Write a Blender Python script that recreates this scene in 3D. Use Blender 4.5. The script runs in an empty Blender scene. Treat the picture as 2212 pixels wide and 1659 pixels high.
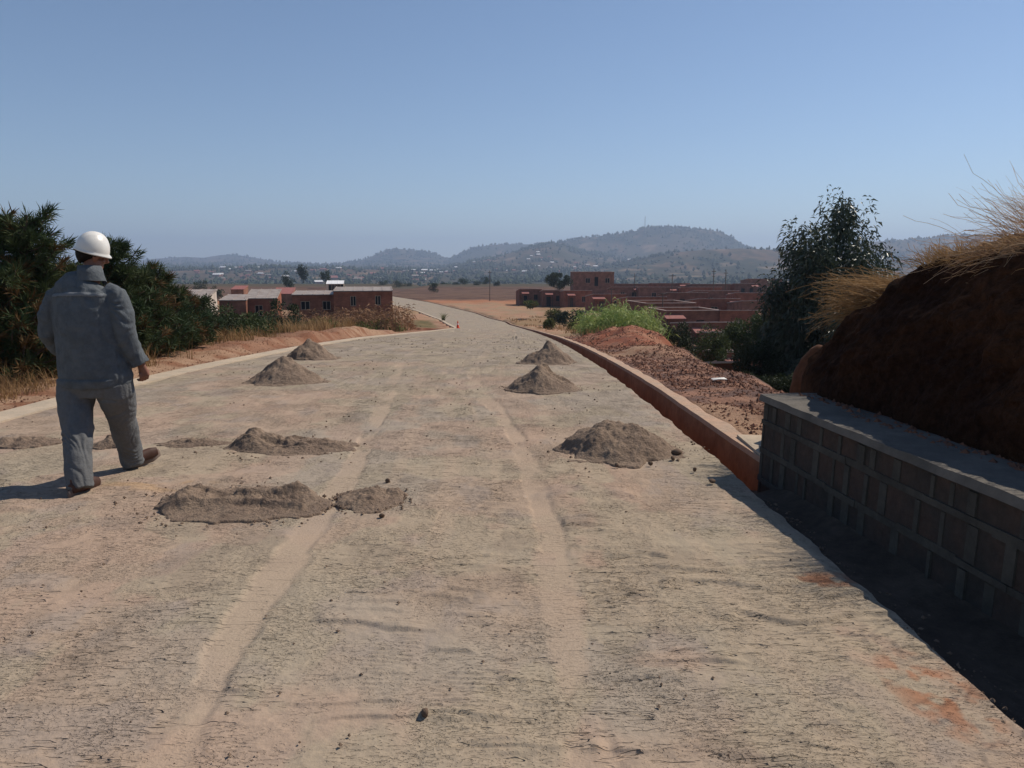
import bpy, math, random
import numpy as np
from mathutils import Vector, Matrix, Euler
R = math.radians
rng = np.random.default_rng(7)
random.seed(7)
S = bpy.context.scene
COL = S.collection

# ------------------------------------------------------------------ camera, sky, sun, exposure
PITCH = 8.7; FPX = 770.0; CAMZ = 1.6
cd = bpy.data.cameras.new('camera'); cam = bpy.data.objects.new('camera', cd); COL.objects.link(cam)
cam.location = (0, 0, CAMZ); cam.rotation_euler = (R(90 - PITCH), 0, 0)
cd.sensor_width = 36.0; cd.lens = FPX / 1024 * 36.0; cd.clip_end = 30000; cd.clip_start = 0.05
S.camera = cam
SUN_EL = 47.0; SUN_AZ = 59.0      # azimuth clockwise from +Y: to the right and a little ahead
w = bpy.data.worlds.new('World'); S.world = w; w.use_nodes = True
nt = w.node_tree; bg = nt.nodes['Background']
sky = nt.nodes.new('ShaderNodeTexSky'); sky.sky_type = 'NISHITA'; sky.sun_disc = False
sky.sun_elevation = R(SUN_EL); sky.sun_rotation = R(SUN_AZ)
sky.altitude = 1300; sky.air_density = 1.0; sky.dust_density = 0.35; sky.ozone_density = 2.8
nt.links.new(sky.outputs[0], bg.inputs[0]); bg.inputs[1].default_value = 0.102
sd = bpy.data.lights.new('sun', 'SUN'); sd.energy = 5.0; sd.angle = R(0.5); sd.color = (1.0, 0.915, 0.79)
sun = bpy.data.objects.new('sun', sd); COL.objects.link(sun)
sv = Vector((math.sin(R(SUN_AZ)) * math.cos(R(SUN_EL)), math.cos(R(SUN_AZ)) * math.cos(R(SUN_EL)), math.sin(R(SUN_EL))))
sun.rotation_euler = sv.to_track_quat('Z', 'Y').to_euler(); sun.location = (30, 20, 40)
S.render.engine = 'CYCLES'
S.view_settings.view_transform = 'Standard'; S.view_settings.look = 'None'
S.view_settings.exposure = 0.0; S.view_settings.gamma = 1.0; S.view_settings.use_curve_mapping = False
S.cycles.max_bounces = 6; S.cycles.volume_bounces = 0

# ------------------------------------------------------------------ helpers
def at(dx, dy, Y):
    """world point at forward distance Y seen along a direction of the photograph (2212 px wide survey)"""
    x = (dx - 1106) * 0.4629; u = 384 - dy * 0.4629
    cy = FPX * math.cos(R(PITCH)) + u * math.sin(R(PITCH)); cz = -FPX * math.sin(R(PITCH)) + u * math.cos(R(PITCH))
    t = Y / cy
    return Vector((x * t, Y, CAMZ + cz * t))

def _h(ix, iy, seed):
    n = (ix.astype(np.int64) * 374761393 + iy.astype(np.int64) * 668265263 + seed * 974634777) & 0xffffffff
    n = ((n ^ (n >> 13)) * 1274126177) & 0xffffffff
    n = n ^ (n >> 16)
    return (n & 0xffff) / 65535.0
def vnoise(x, y, seed=0):
    x = np.asarray(x, float); y = np.asarray(y, float)
    ix = np.floor(x); iy = np.floor(y); fx = x - ix; fy = y - iy
    ix = ix.astype(np.int64); iy = iy.astype(np.int64)
    fx = fx * fx * fx * (fx * (fx * 6 - 15) + 10); fy = fy * fy * fy * (fy * (fy * 6 - 15) + 10)
    a = _h(ix, iy, seed); b = _h(ix + 1, iy, seed); c = _h(ix, iy + 1, seed); d = _h(ix + 1, iy + 1, seed)
    return (a + (b - a) * fx) * (1 - fy) + (c + (d - c) * fx) * fy
def fbm(x, y, oc=4, seed=0, gain=0.5):
    s = 0; a = 1; t = 0
    for i in range(oc):
        s = s + a * vnoise(np.asarray(x) * 2 ** i + 17.3 * i, np.asarray(y) * 2 ** i - 9.1 * i, seed + i); t += a; a *= gain
    return s / t * 2 - 1
def sstep(a, b, x): 
    t = np.clip((np.asarray(x, float) - a) / (b - a), 0, 1); return t * t * (3 - 2 * t)
def vnoise3(p, s, seed=0):
    return (vnoise(p[:, 0] * s + p[:, 2] * s * .37, p[:, 1] * s - p[:, 2] * s * .53, seed) + vnoise(p[:, 2] * s + 5.3, p[:, 0] * s * .8 + p[:, 1] * s * .7 + 1.7, seed + 3)) - 1

def mesh_np(name, V, F, smooth=True, cols=None):
    me = bpy.data.meshes.new(name)
    V = np.asarray(V, np.float32); F = np.asarray(F, np.int32)
    n = F.shape[1]
    me.vertices.add(len(V)); me.vertices.foreach_set('co', V.ravel())
    me.loops.add(F.size); me.loops.foreach_set('vertex_index', F.ravel())
    me.polygons.add(len(F)); me.polygons.foreach_set('loop_start', np.arange(0, F.size, n, dtype=np.int32))
    me.polygons.foreach_set('loop_total', np.full(len(F), n, dtype=np.int32))
    me.update(calc_edges=True); me.validate()
    me.polygons.foreach_set('use_smooth', np.full(len(me.polygons), smooth, dtype=bool))
    if cols is not None:
        ca = me.color_attributes.new('col', 'FLOAT_COLOR', 'POINT')
        c = np.ones((len(V), 4), np.float32); c[:, :cols.shape[1]] = cols
        ca.data.foreach_set('color', c.ravel())
    return me
def link(name, me, mat=None, parent=None):
    o = bpy.data.objects.new(name, me); COL.objects.link(o)
    if mat is not None and me is not None and len(me.materials) == 0: me.materials.append(mat)
    if parent is not None: o.parent = parent
    return o
def tag(o, label=None, cat=None, group=None, kind=None):
    if label: o['label'] = label
    if cat: o['category'] = cat
    if group: o['group'] = group
    if kind: o['kind'] = kind
    return o
def thing(name, label, cat, loc=(0, 0, 0), rz=0, group=None):
    o = bpy.data.objects.new(name, None); COL.objects.link(o); o.location = loc; o.rotation_euler = (0, 0, rz)
    o.empty_display_size = 0.2
    return tag(o, label, cat, group)
def grid_faces(nr, nc):
    i = np.arange(nr - 1)[:, None] * nc + np.arange(nc - 1)[None, :]
    i = i.ravel(); return np.stack([i, i + 1, i + nc + 1, i + nc], 1)

class MB:
    def __init__(s): s.v = []; s.f = []; s.n = 0
    def add(s, V, F):
        V = [tuple(a) for a in V]; s.v += V; s.f += [tuple(i + s.n for i in f) for f in F]; s.n += len(V); return s
    def box(s, x0, x1, y0, y1, z0, z1, M=None):
        V = [Vector(p) for p in ((x0, y0, z0), (x1, y0, z0), (x1, y1, z0), (x0, y1, z0), (x0, y0, z1), (x1, y0, z1), (x1, y1, z1), (x0, y1, z1))]
        if M is not None: V = [M @ p for p in V]
        return s.add(V, [(0, 3, 2, 1), (4, 5, 6, 7), (0, 1, 5, 4), (1, 2, 6, 5), (2, 3, 7, 6), (3, 0, 4, 7)])
    def tube(s, pts, rad, n=8, flat=None, cap=True):
        pts = [Vector(p) for p in pts]; V = []; F = []
        up0 = Vector((0, 0, 1))
        for i, p in enumerate(pts):
            d = (pts[min(i + 1, len(pts) - 1)] - pts[max(i - 1, 0)]).normalized()
            a = d.cross(Vector((0, 1, 0)) if abs(d.y) < .9 else Vector((1, 0, 0))).normalized(); b = d.cross(a).normalized()
            r = rad[i] if hasattr(rad, '__len__') else rad
            ra, rb = (r if hasattr(r, '__len__') else (r, r))
            for k in range(n):
                t = 2 * math.pi * k / n; V.append(p + a * ra * math.cos(t) + b * rb * math.sin(t))
        for i in range(len(pts) - 1):
            for k in range(n):
                F.append((i * n + k, i * n + (k + 1) % n, (i + 1) * n + (k + 1) % n, (i + 1) * n + k))
        if cap: F.append(tuple(range(n - 1, -1, -1))); F.append(tuple((len(pts) - 1) * n + k for k in range(n)))
        return s.add(V, F)
    def ell(s, c, r, nu=16, nv=10, M=None):
        V = []; F = []
        for j in range(nv + 1):
            ph = math.pi * j / nv
            for k in range(nu):
                t = 2 * math.pi * k / nu
                p = Vector((r[0] * math.sin(ph) * math.cos(t), r[1] * math.sin(ph) * math.sin(t), r[2] * math.cos(ph)))
                if M is not None: p = M @ p
                V.append(p + Vector(c))
        for j in range(nv):
            for k in range(nu): F.append((j * nu + k, (j + 1) * nu + k, (j + 1) * nu + (k + 1) % nu, j * nu + (k + 1) % nu))
        return s.add(V, F)
    def mesh(s, name, smooth=False):
        me = bpy.data.meshes.new(name); me.from_pydata(s.v, [], s.f); me.update(); me.validate()
        if smooth: me.polygons.foreach_set('use_smooth', np.ones(len(me.polygons), bool))
        return me
    def build(s, name, mat, parent=None, smooth=False, bevel=0):
        o = link(name, s.mesh(name, smooth), mat, parent)
        if bevel: m = o.modifiers.new('b', 'BEVEL'); m.width = bevel; m.segments = 2
        return o

def remesh(mb, vox, name, disp=None, smooth=4):
    """join closed shapes to one continuous surface"""
    o = bpy.data.objects.new('tmp', mb.mesh('tmp')); COL.objects.link(o)
    m = o.modifiers.new('r', 'REMESH'); m.mode = 'VOXEL'; m.voxel_size = vox
    m = o.modifiers.new('s', 'SMOOTH'); m.factor = 0.5; m.iterations = smooth
    dg = bpy.context.evaluated_depsgraph_get(); dg.update()
    me = bpy.data.meshes.new_from_object(o.evaluated_get(dg)); me.name = name
    bpy.data.objects.remove(o)
    if disp is not None:
        n = len(me.vertices); co = np.zeros(n * 3, np.float32); no = np.zeros(n * 3, np.float32)
        me.vertices.foreach_get('co', co); me.vertices.foreach_get('normal', no)
        co = co.reshape(-1, 3); no = no.reshape(-1, 3)
        co = co + no * disp(co, no)[:, None]
        me.vertices.foreach_set('co', co.astype(np.float32).ravel()); me.update()
    me.polygons.foreach_set('use_smooth', np.ones(len(me.polygons), bool))
    return me

# ------------------------------------------------------------------ materials
def mat(name, base=(.5, .5, .5), rough=.9, col2=None, nscale=4, bump=0, bscale=30, attr=False, spec=.2, vary=0.0, trans=0, bdist=.02, detail=6, objc=True):
    m = bpy.data.materials.new(name); m.use_nodes = True; t = m.node_tree; b = t.nodes['Principled BSDF']
    b.inputs['Roughness'].default_value = rough; b.inputs['Specular IOR Level'].default_value = spec
    tc = t.nodes.new('ShaderNodeTexCoord'); P = tc.outputs['Object']
    def N(k, **kw):
        n = t.nodes.new(k)
        for a, v in kw.items(): n.inputs[a].default_value = v
        return n
    cur = None
    if attr:
        a = t.nodes.new('ShaderNodeVertexColor'); a.layer_name = 'col'; cur = a.outputs[0]
    else:
        c = t.nodes.new('ShaderNodeRGB'); c.outputs[0].default_value = (*base, 1); cur = c.outputs[0]
    if col2 is not None:
        n = N('ShaderNodeTexNoise', Scale=nscale, Detail=detail, Roughness=.6); t.links.new(P, n.inputs['Vector'])
        r = t.nodes.new('ShaderNodeMapRange'); r.inputs[1].default_value = .38; r.inputs[2].default_value = .62; t.links.new(n.outputs[0], r.inputs[0])
        mx = t.nodes.new('ShaderNodeMix'); mx.data_type = 'RGBA'; t.links.new(r.outputs[0], mx.inputs[0]); t.links.new(cur, mx.inputs[6]); mx.inputs[7].default_value = (*col2, 1)
        cur = mx.outputs[2]
    if vary:
        n = N('ShaderNodeTexNoise', Scale=nscale * 5.3, Detail=5, Roughness=.7); t.links.new(P, n.inputs['Vector'])
        r = t.nodes.new('ShaderNodeMapRange'); r.inputs[1].default_value = .3; r.inputs[2].default_value = .7; r.inputs[3].default_value = 1 - vary; r.inputs[4].default_value = 1 + vary
        t.links.new(n.outputs[0], r.inputs[0])
        mx = t.nodes.new('ShaderNodeVectorMath'); mx.operation = 'SCALE'; t.links.new(cur, mx.inputs[0]); t.links.new(r.outputs[0], mx.inputs['Scale']); cur = mx.outputs[0]
    t.links.new(cur, b.inputs['Base Color'])
    if trans: 
        tr = t.nodes.new('ShaderNodeBsdfTranslucent'); t.links.new(cur, tr.inputs[0]); ms = t.nodes.new('ShaderNodeMixShader'); ms.inputs[0].default_value = trans
        out = t.nodes['Material Output']; t.links.new(b.outputs[0], ms.inputs[1]); t.links.new(tr.outputs[0], ms.inputs[2]); t.links.new(ms.outputs[0], out.inputs[0])
    if bump:
        n = N('ShaderNodeTexNoise', Scale=bscale, Detail=6, Roughness=.65); t.links.new(P, n.inputs['Vector'])
        bp = t.nodes.new('ShaderNodeBump'); bp.inputs['Strength'].default_value = bump; bp.inputs['Distance'].default_value = bdist
        t.links.new(n.outputs[0], bp.inputs['Height']); t.links.new(bp.outputs[0], b.inputs['Normal'])
    return m
def brickmat(name, c1, c2, mortar, scale=1.0, bw=.22, bh=.085):
    m = bpy.data.materials.new(name); m.use_nodes = True; t = m.node_tree; b = t.nodes['Principled BSDF']
    b.inputs['Roughness'].default_value = .95; b.inputs['Specular IOR Level'].default_value = .1
    tc = t.nodes.new('ShaderNodeTexCoord'); sp = t.nodes.new('ShaderNodeSeparateXYZ'); t.links.new(tc.outputs['Object'], sp.inputs[0])
    ad = t.nodes.new('ShaderNodeMath'); ad.operation = 'ADD'; t.links.new(sp.outputs[0], ad.inputs[0]); t.links.new(sp.outputs[1], ad.inputs[1])
    cb = t.nodes.new('ShaderNodeCombineXYZ'); t.links.new(ad.outputs[0], cb.inputs[0]); t.links.new(sp.outputs[2], cb.inputs[1])
    br = t.nodes.new('ShaderNodeTexBrick'); br.inputs['Color1'].default_value = (*c1, 1); br.inputs['Color2'].default_value = (*c2, 1); br.inputs['Mortar'].default_value = (*mortar, 1)
    br.inputs['Scale'].default_value = scale; br.inputs['Brick Width'].default_value = bw; br.inputs['Row Height'].default_value = bh; br.inputs['Mortar Size'].default_value = .008
    t.links.new(cb.outputs[0], br.inputs['Vector'])
    n = t.nodes.new('ShaderNodeTexNoise'); n.inputs['Scale'].default_value = 1.1; n.inputs['Detail'].default_value = 6; t.links.new(tc.outputs['Object'], n.inputs['Vector'])
    r = t.nodes.new('ShaderNodeMapRange'); r.inputs[1].default_value = .3; r.inputs[2].default_value = .7; r.inputs[3].default_value = .65; r.inputs[4].default_value = 1.3; t.links.new(n.outputs[0], r.inputs[0])
    mx = t.nodes.new('ShaderNodeVectorMath'); mx.operation = 'SCALE'; t.links.new(br.outputs[0], mx.inputs[0]); t.links.new(r.outputs[0], mx.inputs['Scale'])
    t.links.new(mx.outputs[0], b.inputs['Base Color'])
    return m
M = dict(
    brick=brickmat('brick', (.25, .082, .048), (.34, .115, .065), (.19, .11, .07)),
    brick2=brickmat('brick_old', (.18, .070, .044), (.25, .098, .060), (.16, .10, .07)),
    brick3=brickmat('brick_brown', (.23, .10, .062), (.29, .13, .082), (.2, .13, .095)),
    plaster=mat('pale_plaster', (.45, .36, .30), .9, (.55, .47, .4), 1.2, vary=.1),
    roof=mat('pale_sheet_roof', (.34, .29, .25), .6, (.22, .17, .14), 1.5, vary=.12, spec=.4),
    roofred=mat('rusty_roof', (.30, .12, .10), .7, (.24, .09, .075), 2, vary=.1),
    roofedge=mat('roof_edge', (.44, .33, .27), .7, vary=.1),
    dark=mat('dark_opening', (.010, .008, .008), .9),
    wood=mat('weathered_wood', (.10, .065, .045), .9, (.06, .04, .03), 5),
    frame=mat('pale_window_frame', (.40, .30, .22), .8),
    concrete=mat('concrete', (.15, .132, .112), .95, (.10, .09, .078), 3, bump=.4, bscale=40, vary=.12),
    kerb=mat('kerb_concrete', (.47, .37, .27), .95, (.38, .31, .235), 2.2, bump=.3, bscale=60, vary=.1),
    drain=mat('drain_side_clay', (.22, .095, .045), .95, (.26, .125, .065), 1.2, bump=.35, bscale=14, vary=.25),
    bark=mat('bark', (.09, .06, .045), .95, (.05, .035, .03), 8),
    pine=mat('pine_needles', (.034, .060, .026), .7, (.060, .075, .028), 1.6, trans=.15),
    pinedry=mat('pine_dry_needles', (.14, .075, .03), .8, (.08, .05, .02), 3, trans=.1),
    euc=mat('eucalyptus_leaves', (.032, .048, .026), .45, (.055, .070, .036), 1.1, trans=.15, spec=.5),
    bush=mat('bush_leaves', (.035, .055, .018), .7, (.07, .085, .03), 1.0, trans=.2),
    bushdark=mat('bush_dark_leaves', (.022, .036, .015), .7, (.05, .055, .024), 1.2, trans=.15),
    fartree=mat('far_tree_leaves', (.028, .045, .022), .85, (.055, .065, .03), .5),
    green=mat('fresh_grass', (.15, .23, .05), .6, (.34, .37, .13), 1.5, trans=.3),
    dry=mat('dry_grass', (.34, .21, .10), .8, (.22, .13, .06), 1.7, trans=.3),
    drylight=mat('dry_grass_plume', (.46, .32, .20), .8, (.32, .18, .10), 2.5, trans=.35),
    maize=mat('dry_maize', (.30, .17, .09), .85, (.18, .09, .05), 1.5, trans=.2),
    weeds=mat('green_weeds', (.085, .115, .03), .8, (.15, .12, .04), 1.3, trans=.2),
    pile=mat('grey_brown_sand', (.25, .182, .132), .98, (.19, .135, .10), 5, bump=.8, bscale=55, vary=.28, bdist=.03),
    clod=mat('soil_clod', (.13, .085, .06), .98, (.20, .14, .10), 9, bump=.5, bscale=40),
    redclod=mat('red_clod', (.20, .09, .055), .98, (.13, .065, .045), 9, bump=.5, bscale=40),
    skin=mat('skin', (.24, .105, .065), .55, (.19, .08, .05), 12, spec=.35),
    hair=mat('dark_hair', (.012, .009, .008), .8),
    helmet=mat('white_helmet', (.78, .76, .72), .28, (.68, .65, .60), 5, spec=.5),
    jacket=mat('grey_denim_jacket', (.105, .116, .127), .95, (.080, .089, .098), 14, bump=.75, bscale=13, vary=.08, bdist=.022),
    trousers=mat('grey_blue_trousers', (.12, .122, .126), .95, (.11, .112, .115), 9, bump=.7, bscale=12, vary=.10, bdist=.022),
    shoe=mat('brown_shoe', (.085, .035, .025), .6, (.06, .03, .022), 10),
    sole=mat('shoe_sole', (.16, .12, .10), .9),
    cone=mat('orange_cone', (.75, .08, .03), .5), conew=mat('cone_band', (.8, .8, .78), .5),
    pole=mat('pole_wood', (.09, .065, .05), .9),
    litter=mat('white_litter', (.72, .68, .62), .6),
    cloth=mat('blue_tarp', (.05, .10, .22), .6),
    roofwhite=mat('white_far_roof', (.75, .73, .72), .5),
)
# ------------------------------------------------------------------ road and ground shape
def itp(Y, pts):
    a = np.array(pts, float); return np.interp(Y, a[:, 0], a[:, 1])
_zy = np.arange(-40, 400, 0.5)
_zz = itp(_zy, [(-40, 0), (6, 0), (10, -.05), (14, -.2), (20, -.5), (28, -1.0), (50, -2.6), (83, -5.0), (100, -5.9), (120, -6.4), (500, -6.4)])
_k = np.hanning(13); _k /= _k.sum(); _zz = np.convolve(np.pad(_zz, 6, mode='edge'), _k, mode='valid')
def zr(Y): return np.interp(Y, _zy, _zz)
XLp = [(-40, -5.4), (0, -5.35), (50, -5.3), (83, -5.8), (100, -8.0), (117, -10.8), (140, -17), (163, -25), (185, -34), (220, -50)]
XRp = [(-40, 1.9), (0, 1.8), (6, 1.72), (8.4, 1.65), (20, 1.5), (28, 1.4), (50, 1.3), (83, .95), (107, -1.0), (133, -6.4), (173, -18.5), (190, -25), (220, -37)]
def XL(Y): return itp(Y, XLp)
def XR(Y): return itp(Y, XRp)
DW = 0.34     # drain width
def drainw(Y): return DW * (1 - .0 * Y)
GRE = [(-40, 3.2), (6, 3.1), (10, 3.35), (15, 3.55), (21.5, 3.8), (25, 4.6), (30, 5.4), (38, 6.8), (50, 7.5), (60, 8), (90, 12), (200, 20)]
def ground_h(X, Y, detail=True):
    z0 = zr(Y)
    xe = itp(Y, GRE); ww = itp(Y, [(0, 4.5), (30, 5), (60, 12), (100, 25)])
    if detail: xe = xe + .35 * fbm(X * .3, Y * .9, 4, 51)
    rt = sstep(0, 1, (X - xe) / ww)
    zright = z0 * (1 - rt) + (-6.4) * rt
    lt = itp(Y, [(-40, -1.6), (10, -1.8), (20, -2.2), (40, -3.0), (75, -3.9), (100, -5.2), (130, -6.4), (500, -6.4)])
    xl = XL(Y)
    s = sstep(0, 1, (xl - 1.7 - X) / itp(Y, [(0, 7), (60, 8), (100, 12)]))
    zleft = z0 * (1 - s) + lt * s
    mid = (XL(Y) + XR(Y)) / 2
    z = np.where(X > mid, zright, zleft)
    # raised clay verge on the left
    d = (xl - .42 - X)
    am = itp(Y, [(10, 0), (14, .05), (17, .13), (24, .24), (34, .34), (40, .14), (44, 0)])
    am = am * (1 + .5 * fbm(Y * .9, X * .4, 4, 77))
    dd = d + .25 * fbm(Y * 1.1, X * .5, 4, 78)
    z = z + am * sstep(.25, .62, dd) * (1 - sstep(1.3, 3.8, d))
    # excavated pit beyond
    pit = sstep(.5, 1.0, d) * (1 - sstep(3.5, 4.2, d + .7 * fbm(Y * .4, Y * 0, 3, 80))) * sstep(57, 60, Y) * (1 - sstep(74, 74.8, Y + 1.2 * fbm(X * .7, Y * .1, 3, 81)))
    z = z - 1.5 * pit
    # red mound on the right
    mr = np.sqrt(((X - 3.7) / 1.75) ** 2 + ((Y - 24.5) / 4.2) ** 2)
    z = z + .44 * np.clip(1 - mr ** 2, 0, 1) ** 1.3 * (1 + .4 * fbm(X * 2, Y * 1.3, 3, 82))
    mr = np.sqrt(((X - 3.3) / .9) ** 2 + ((Y - 17.5) / 1.8) ** 2)
    z = z + .18 * np.clip(1 - mr ** 2, 0, 1)
    if detail:
        off = np.maximum(xl - .5 - X, X - (XR(Y) + DW + .25)); rough = sstep(0, .5, off)
        ns = np.clip(Y / 40, .0, 3)
        z = z + rough * (.07 * fbm(X * 1.7, Y * 1.7, 5, 5, .6) + .02 * fbm(X * 9, Y * 9, 3, 9) + ns * .12 * fbm(X * .25, Y * .25, 4, 33))
    # pull down under road, kerb and drain
    inner = sstep(-.02, .14, X - (xl - .40)) * (1 - sstep(-.16, .0, X - (XR(Y) + DW + .2)))
    z = z - inner * .9
    z = z + sstep(330, 800, Y) * -22
    return z

# ------------------------------------------------------------------ ground sheet
def build_ground():
    u = np.linspace(-1.35, 1.35, 620)
    Yr = np.concatenate([np.linspace(-14, .8, 40)[:-1], np.geomspace(.8, 8, 150)[:-1], np.geomspace(8, 60, 330)[:-1], np.geomspace(60, 420, 200)])
    YY, UU = np.meshgrid(Yr, u, indexing='ij')
    XX = UU * np.where(YY > 0, np.maximum(YY, 0) + 7.0, 7.0)
    # more even spacing close to the road
    Z = ground_h(XX, YY)
    V = np.stack([XX, YY, Z], -1).reshape(-1, 3)
    x, y = XX, YY
    n1 = fbm(x * .6, y * .35, 5, 100); n2 = fbm(x * 2.5, y * 2.5, 4, 101); n3 = fbm(x * .12, y * .05, 4, 102); n4 = fbm(x * 7, y * 7, 3, 104)
    def C(*c): return np.array(c)[None, None, :]
    def mixc(a, b, t): t = np.clip(t, 0, 1)[..., None]; return a * (1 - t) + b * t
    clay = mixc(C(.25, .135, .085), C(.32, .20, .13), sstep(-.3, .3, n1)); clay = mixc(clay, C(.19, .08, .045), sstep(.05, .4, n2) * .8)
    red = mixc(C(.24, .085, .05), C(.33, .16, .10), sstep(-.2, .3, n2)); red = mixc(red, C(.12, .06, .045), sstep(.1, .35, n4) * .6)
    rub = mixc(C(.27, .145, .098), C(.13, .08, .066), sstep(-.15, .25, n2 + .4 * n4)); 
    field = mixc(C(.33, .19, .12), C(.29, .20, .125), sstep(-.2, .3, n1)); field = mixc(field, C(.22, .14, .07), sstep(0, .35, n3) * .7)
    plough = mixc(C(.085, .048, .036), C(.135, .080, .055), sstep(-.3, .3, fbm(x * .02, y * .25, 4, 103)))
    orange = C(.33, .15, .08)
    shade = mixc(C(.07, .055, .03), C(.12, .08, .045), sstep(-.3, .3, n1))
    xl = XL(y); left = xl - .42 - x; right = x - (XR(y) + DW + .2)
    col = field * np.ones_like(x)[..., None]
    # left verge
    grassl = mixc(C(.20, .14, .07), C(.11, .09, .04), sstep(-.2, .3, n1))
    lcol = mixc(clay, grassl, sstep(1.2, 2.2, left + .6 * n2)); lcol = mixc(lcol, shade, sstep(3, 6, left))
    lcol = mixc(lcol, red * .8, sstep(54, 58, y) * (1 - sstep(74, 80, y)) * sstep(.4, .8, left) * (1 - sstep(4, 5, left)))
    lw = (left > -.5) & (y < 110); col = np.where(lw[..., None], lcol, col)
    # right shoulder
    rc = mixc(rub, clay, sstep(-.1, .35, n1 - .12))
    mr = np.sqrt(((x - 3.7) / 2.4) ** 2 + ((y - 23.5) / 5.6) ** 2)
    rc = mixc(rc, red, 1 - sstep(.7, 1.0, mr + .15 * n2))
    rc = mixc(rc, field, sstep(27, 34, y))
    xe = itp(y, GRE)
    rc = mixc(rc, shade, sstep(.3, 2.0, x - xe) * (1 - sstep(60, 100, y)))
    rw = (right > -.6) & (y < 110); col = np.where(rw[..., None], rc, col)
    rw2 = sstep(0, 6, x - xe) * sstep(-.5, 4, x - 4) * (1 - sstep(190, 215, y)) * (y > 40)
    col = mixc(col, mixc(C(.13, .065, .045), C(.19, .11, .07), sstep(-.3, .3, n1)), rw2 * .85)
    far = sstep(178, 192, y + 6 * n3 + .03 * x)
    col = mixc(col, orange, sstep(160, 176, y + 8 * n3) * (1 - sstep(182, 192, y + 6 * n3)))
    col = mixc(col, plough, far)
    col = mixc(col, C(.075, .062, .042), sstep(285, 330, y))
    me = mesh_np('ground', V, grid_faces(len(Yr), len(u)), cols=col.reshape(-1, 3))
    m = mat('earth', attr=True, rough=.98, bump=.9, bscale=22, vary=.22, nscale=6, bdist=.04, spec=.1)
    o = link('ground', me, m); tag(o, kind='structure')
build_ground()

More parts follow.
